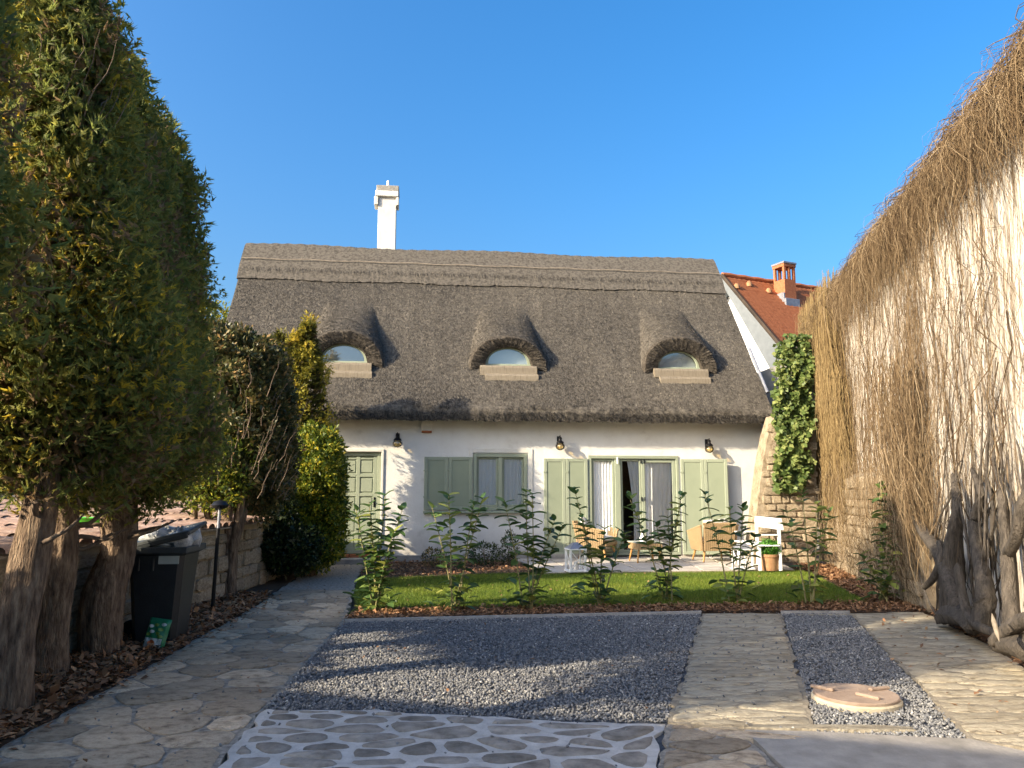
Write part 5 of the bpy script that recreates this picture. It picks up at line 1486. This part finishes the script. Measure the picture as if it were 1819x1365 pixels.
lantern('white lantern with grey tin roof left of the armchairs', 1024, 1017, .56, 'lead')
lantern('white lantern between right armchair and potted boxwood', 1324, 1013, .52, 'lead')

def pot(parent, r0, r1, h, mat='terracotta'):
    obj('pot', MB().lathe([(r0, 0), (r1 * .96, h * .82), (r1 * 1.06, h * .83), (r1 * 1.06, h), (r1 * .92, h), (r1 * .88, h * .9), (.01, h * .9)], 20), MT[mat], parent, smooth=True)
p = FL(1374, 1015); bx_ = thing('potted_boxwood', 'clipped round boxwood in a terracotta pot by the stone pier', 'plant pot', (p[0], p[1] + .17, ZP))
pot(bx_, .13, .17, .28)
stuff('foliage', mesh_np('foliage', *leafy([(0, 0, .37)], [(.19, .19, .15)], 26000, .03, .6, .6, .2, shell=.5)), MT['box'], bx_)
p = FL(962, 990); ol = thing('potted_olive', 'silvery olive shrub in a square clay pot by the shutters', 'plant pot', (p[0], p[1] + .05, ZP))
V, F = cbox(1, 1, 1, .02); V = V * np.array([.27, .27, .26]); V[:, :2] *= (1 + .12 * np.sign(V[:, 2:3])); V[:, 2] += .13
obj('pot', MB().add(V, F), MT['terracotta'], ol)
obj('stem', MB().tube([(0, 0, .2), (.02, 0, .6), (0, .02, .95), (.03, 0, 1.2)], [.02, .016, .012, .006], 7), MT['twig'], ol)
stuff('foliage', mesh_np('foliage', *leafy([(.03, 0, 1.15), (-.15, 0, .9), (.18, .05, .85), (0, 0, .75)], [(.24, .22, .3), (.2, .2, .22), (.2, .2, .2), (.22, .2, .2)], 2600, .07, .28, .6, .25, shell=.3)), MT['silver'], ol)

# white bench along the pier
b0, b1 = P(1341, 922, 15.0), P(1386, 928, 13.7)
bn = thing('white_bench', 'white wooden garden bench against the rough stone pier', 'bench', ((b0[0] + b1[0]) / 2, (b0[1] + b1[1]) / 2, ZP), math.atan2(b1[1] - b0[1], b1[0] - b0[0]))
LB = float(np.linalg.norm((b1 - b0)[:2]))
bk = MB()
obj('backrest', MB().obox((0, .03, .80), (LB, .035, .2), (R(10), 0, 0)), MT['white'], bn)
for k in range(3): obj('slat', MB().box((-LB / 2, -.42 + k * .14, .42), (LB / 2, -.30 + k * .14, .445)), MT['white'], bn)
for s in (-1, 1):
    for y in (-.36, -.0): obj('leg', MB().box((s * (LB / 2 - .08) - .025, y - .025, 0), (s * (LB / 2 - .08) + .025, y + .025, .419 if y < -.1 else .86)), MT['white'], bn)
    obj('arm', MB().box((s * (LB / 2 - .08) - .03, -.42, .6), (s * (LB / 2 - .08) + .03, -.03, .625)), MT['white'], bn)

# ------------------------------------------------------------------ neighbour's house behind the viewer's left; its roof line shades the apron
sh_d = np.array([LD.x, LD.y]); hh = 5.0
e0, e1 = G(1184, 1287)[:2], G(1819, 1344)[:2]
back_ = sh_d / abs(LD.z) * hh
q0, q1 = e0 - back_, e1 - back_
dv_ = unit((q1 - q0)[None])[0]
nb_ = thing('neighbour_house', 'plain rendered house behind the camera whose shadow crosses the apron', 'house', (*q0, 0), math.atan2(dv_[1], dv_[0]))
obj('wall', MB().box((-7, -7.5, 0), (6.5, -.35, 4.6), .02), MT['housewhite'], nb_)
obj('roof', MB().extrude([(-7.4, .0, hh - .12), (-7.4, .0, hh), (-7.4, -3.9, 6.4), (-7.4, -7.9, hh), (-7.4, -7.9, hh - .12)], (1, 0, 0), 14.3), MT['rooftile'], nb_)
for x in (-5, -2, 1, 4): 
    w3 = obj('window', framed(x, x + 1.1, 1.2, 2.5, .07, -.37, -.33), MT['white'], nb_)
    obj('pane', MB().add([(x, -.345, 1.2), (x + 1.1, -.345, 1.2), (x + 1.1, -.345, 2.5), (x, -.345, 2.5)], [(0, 1, 2, 3)]), MT['skyglass'], w3)
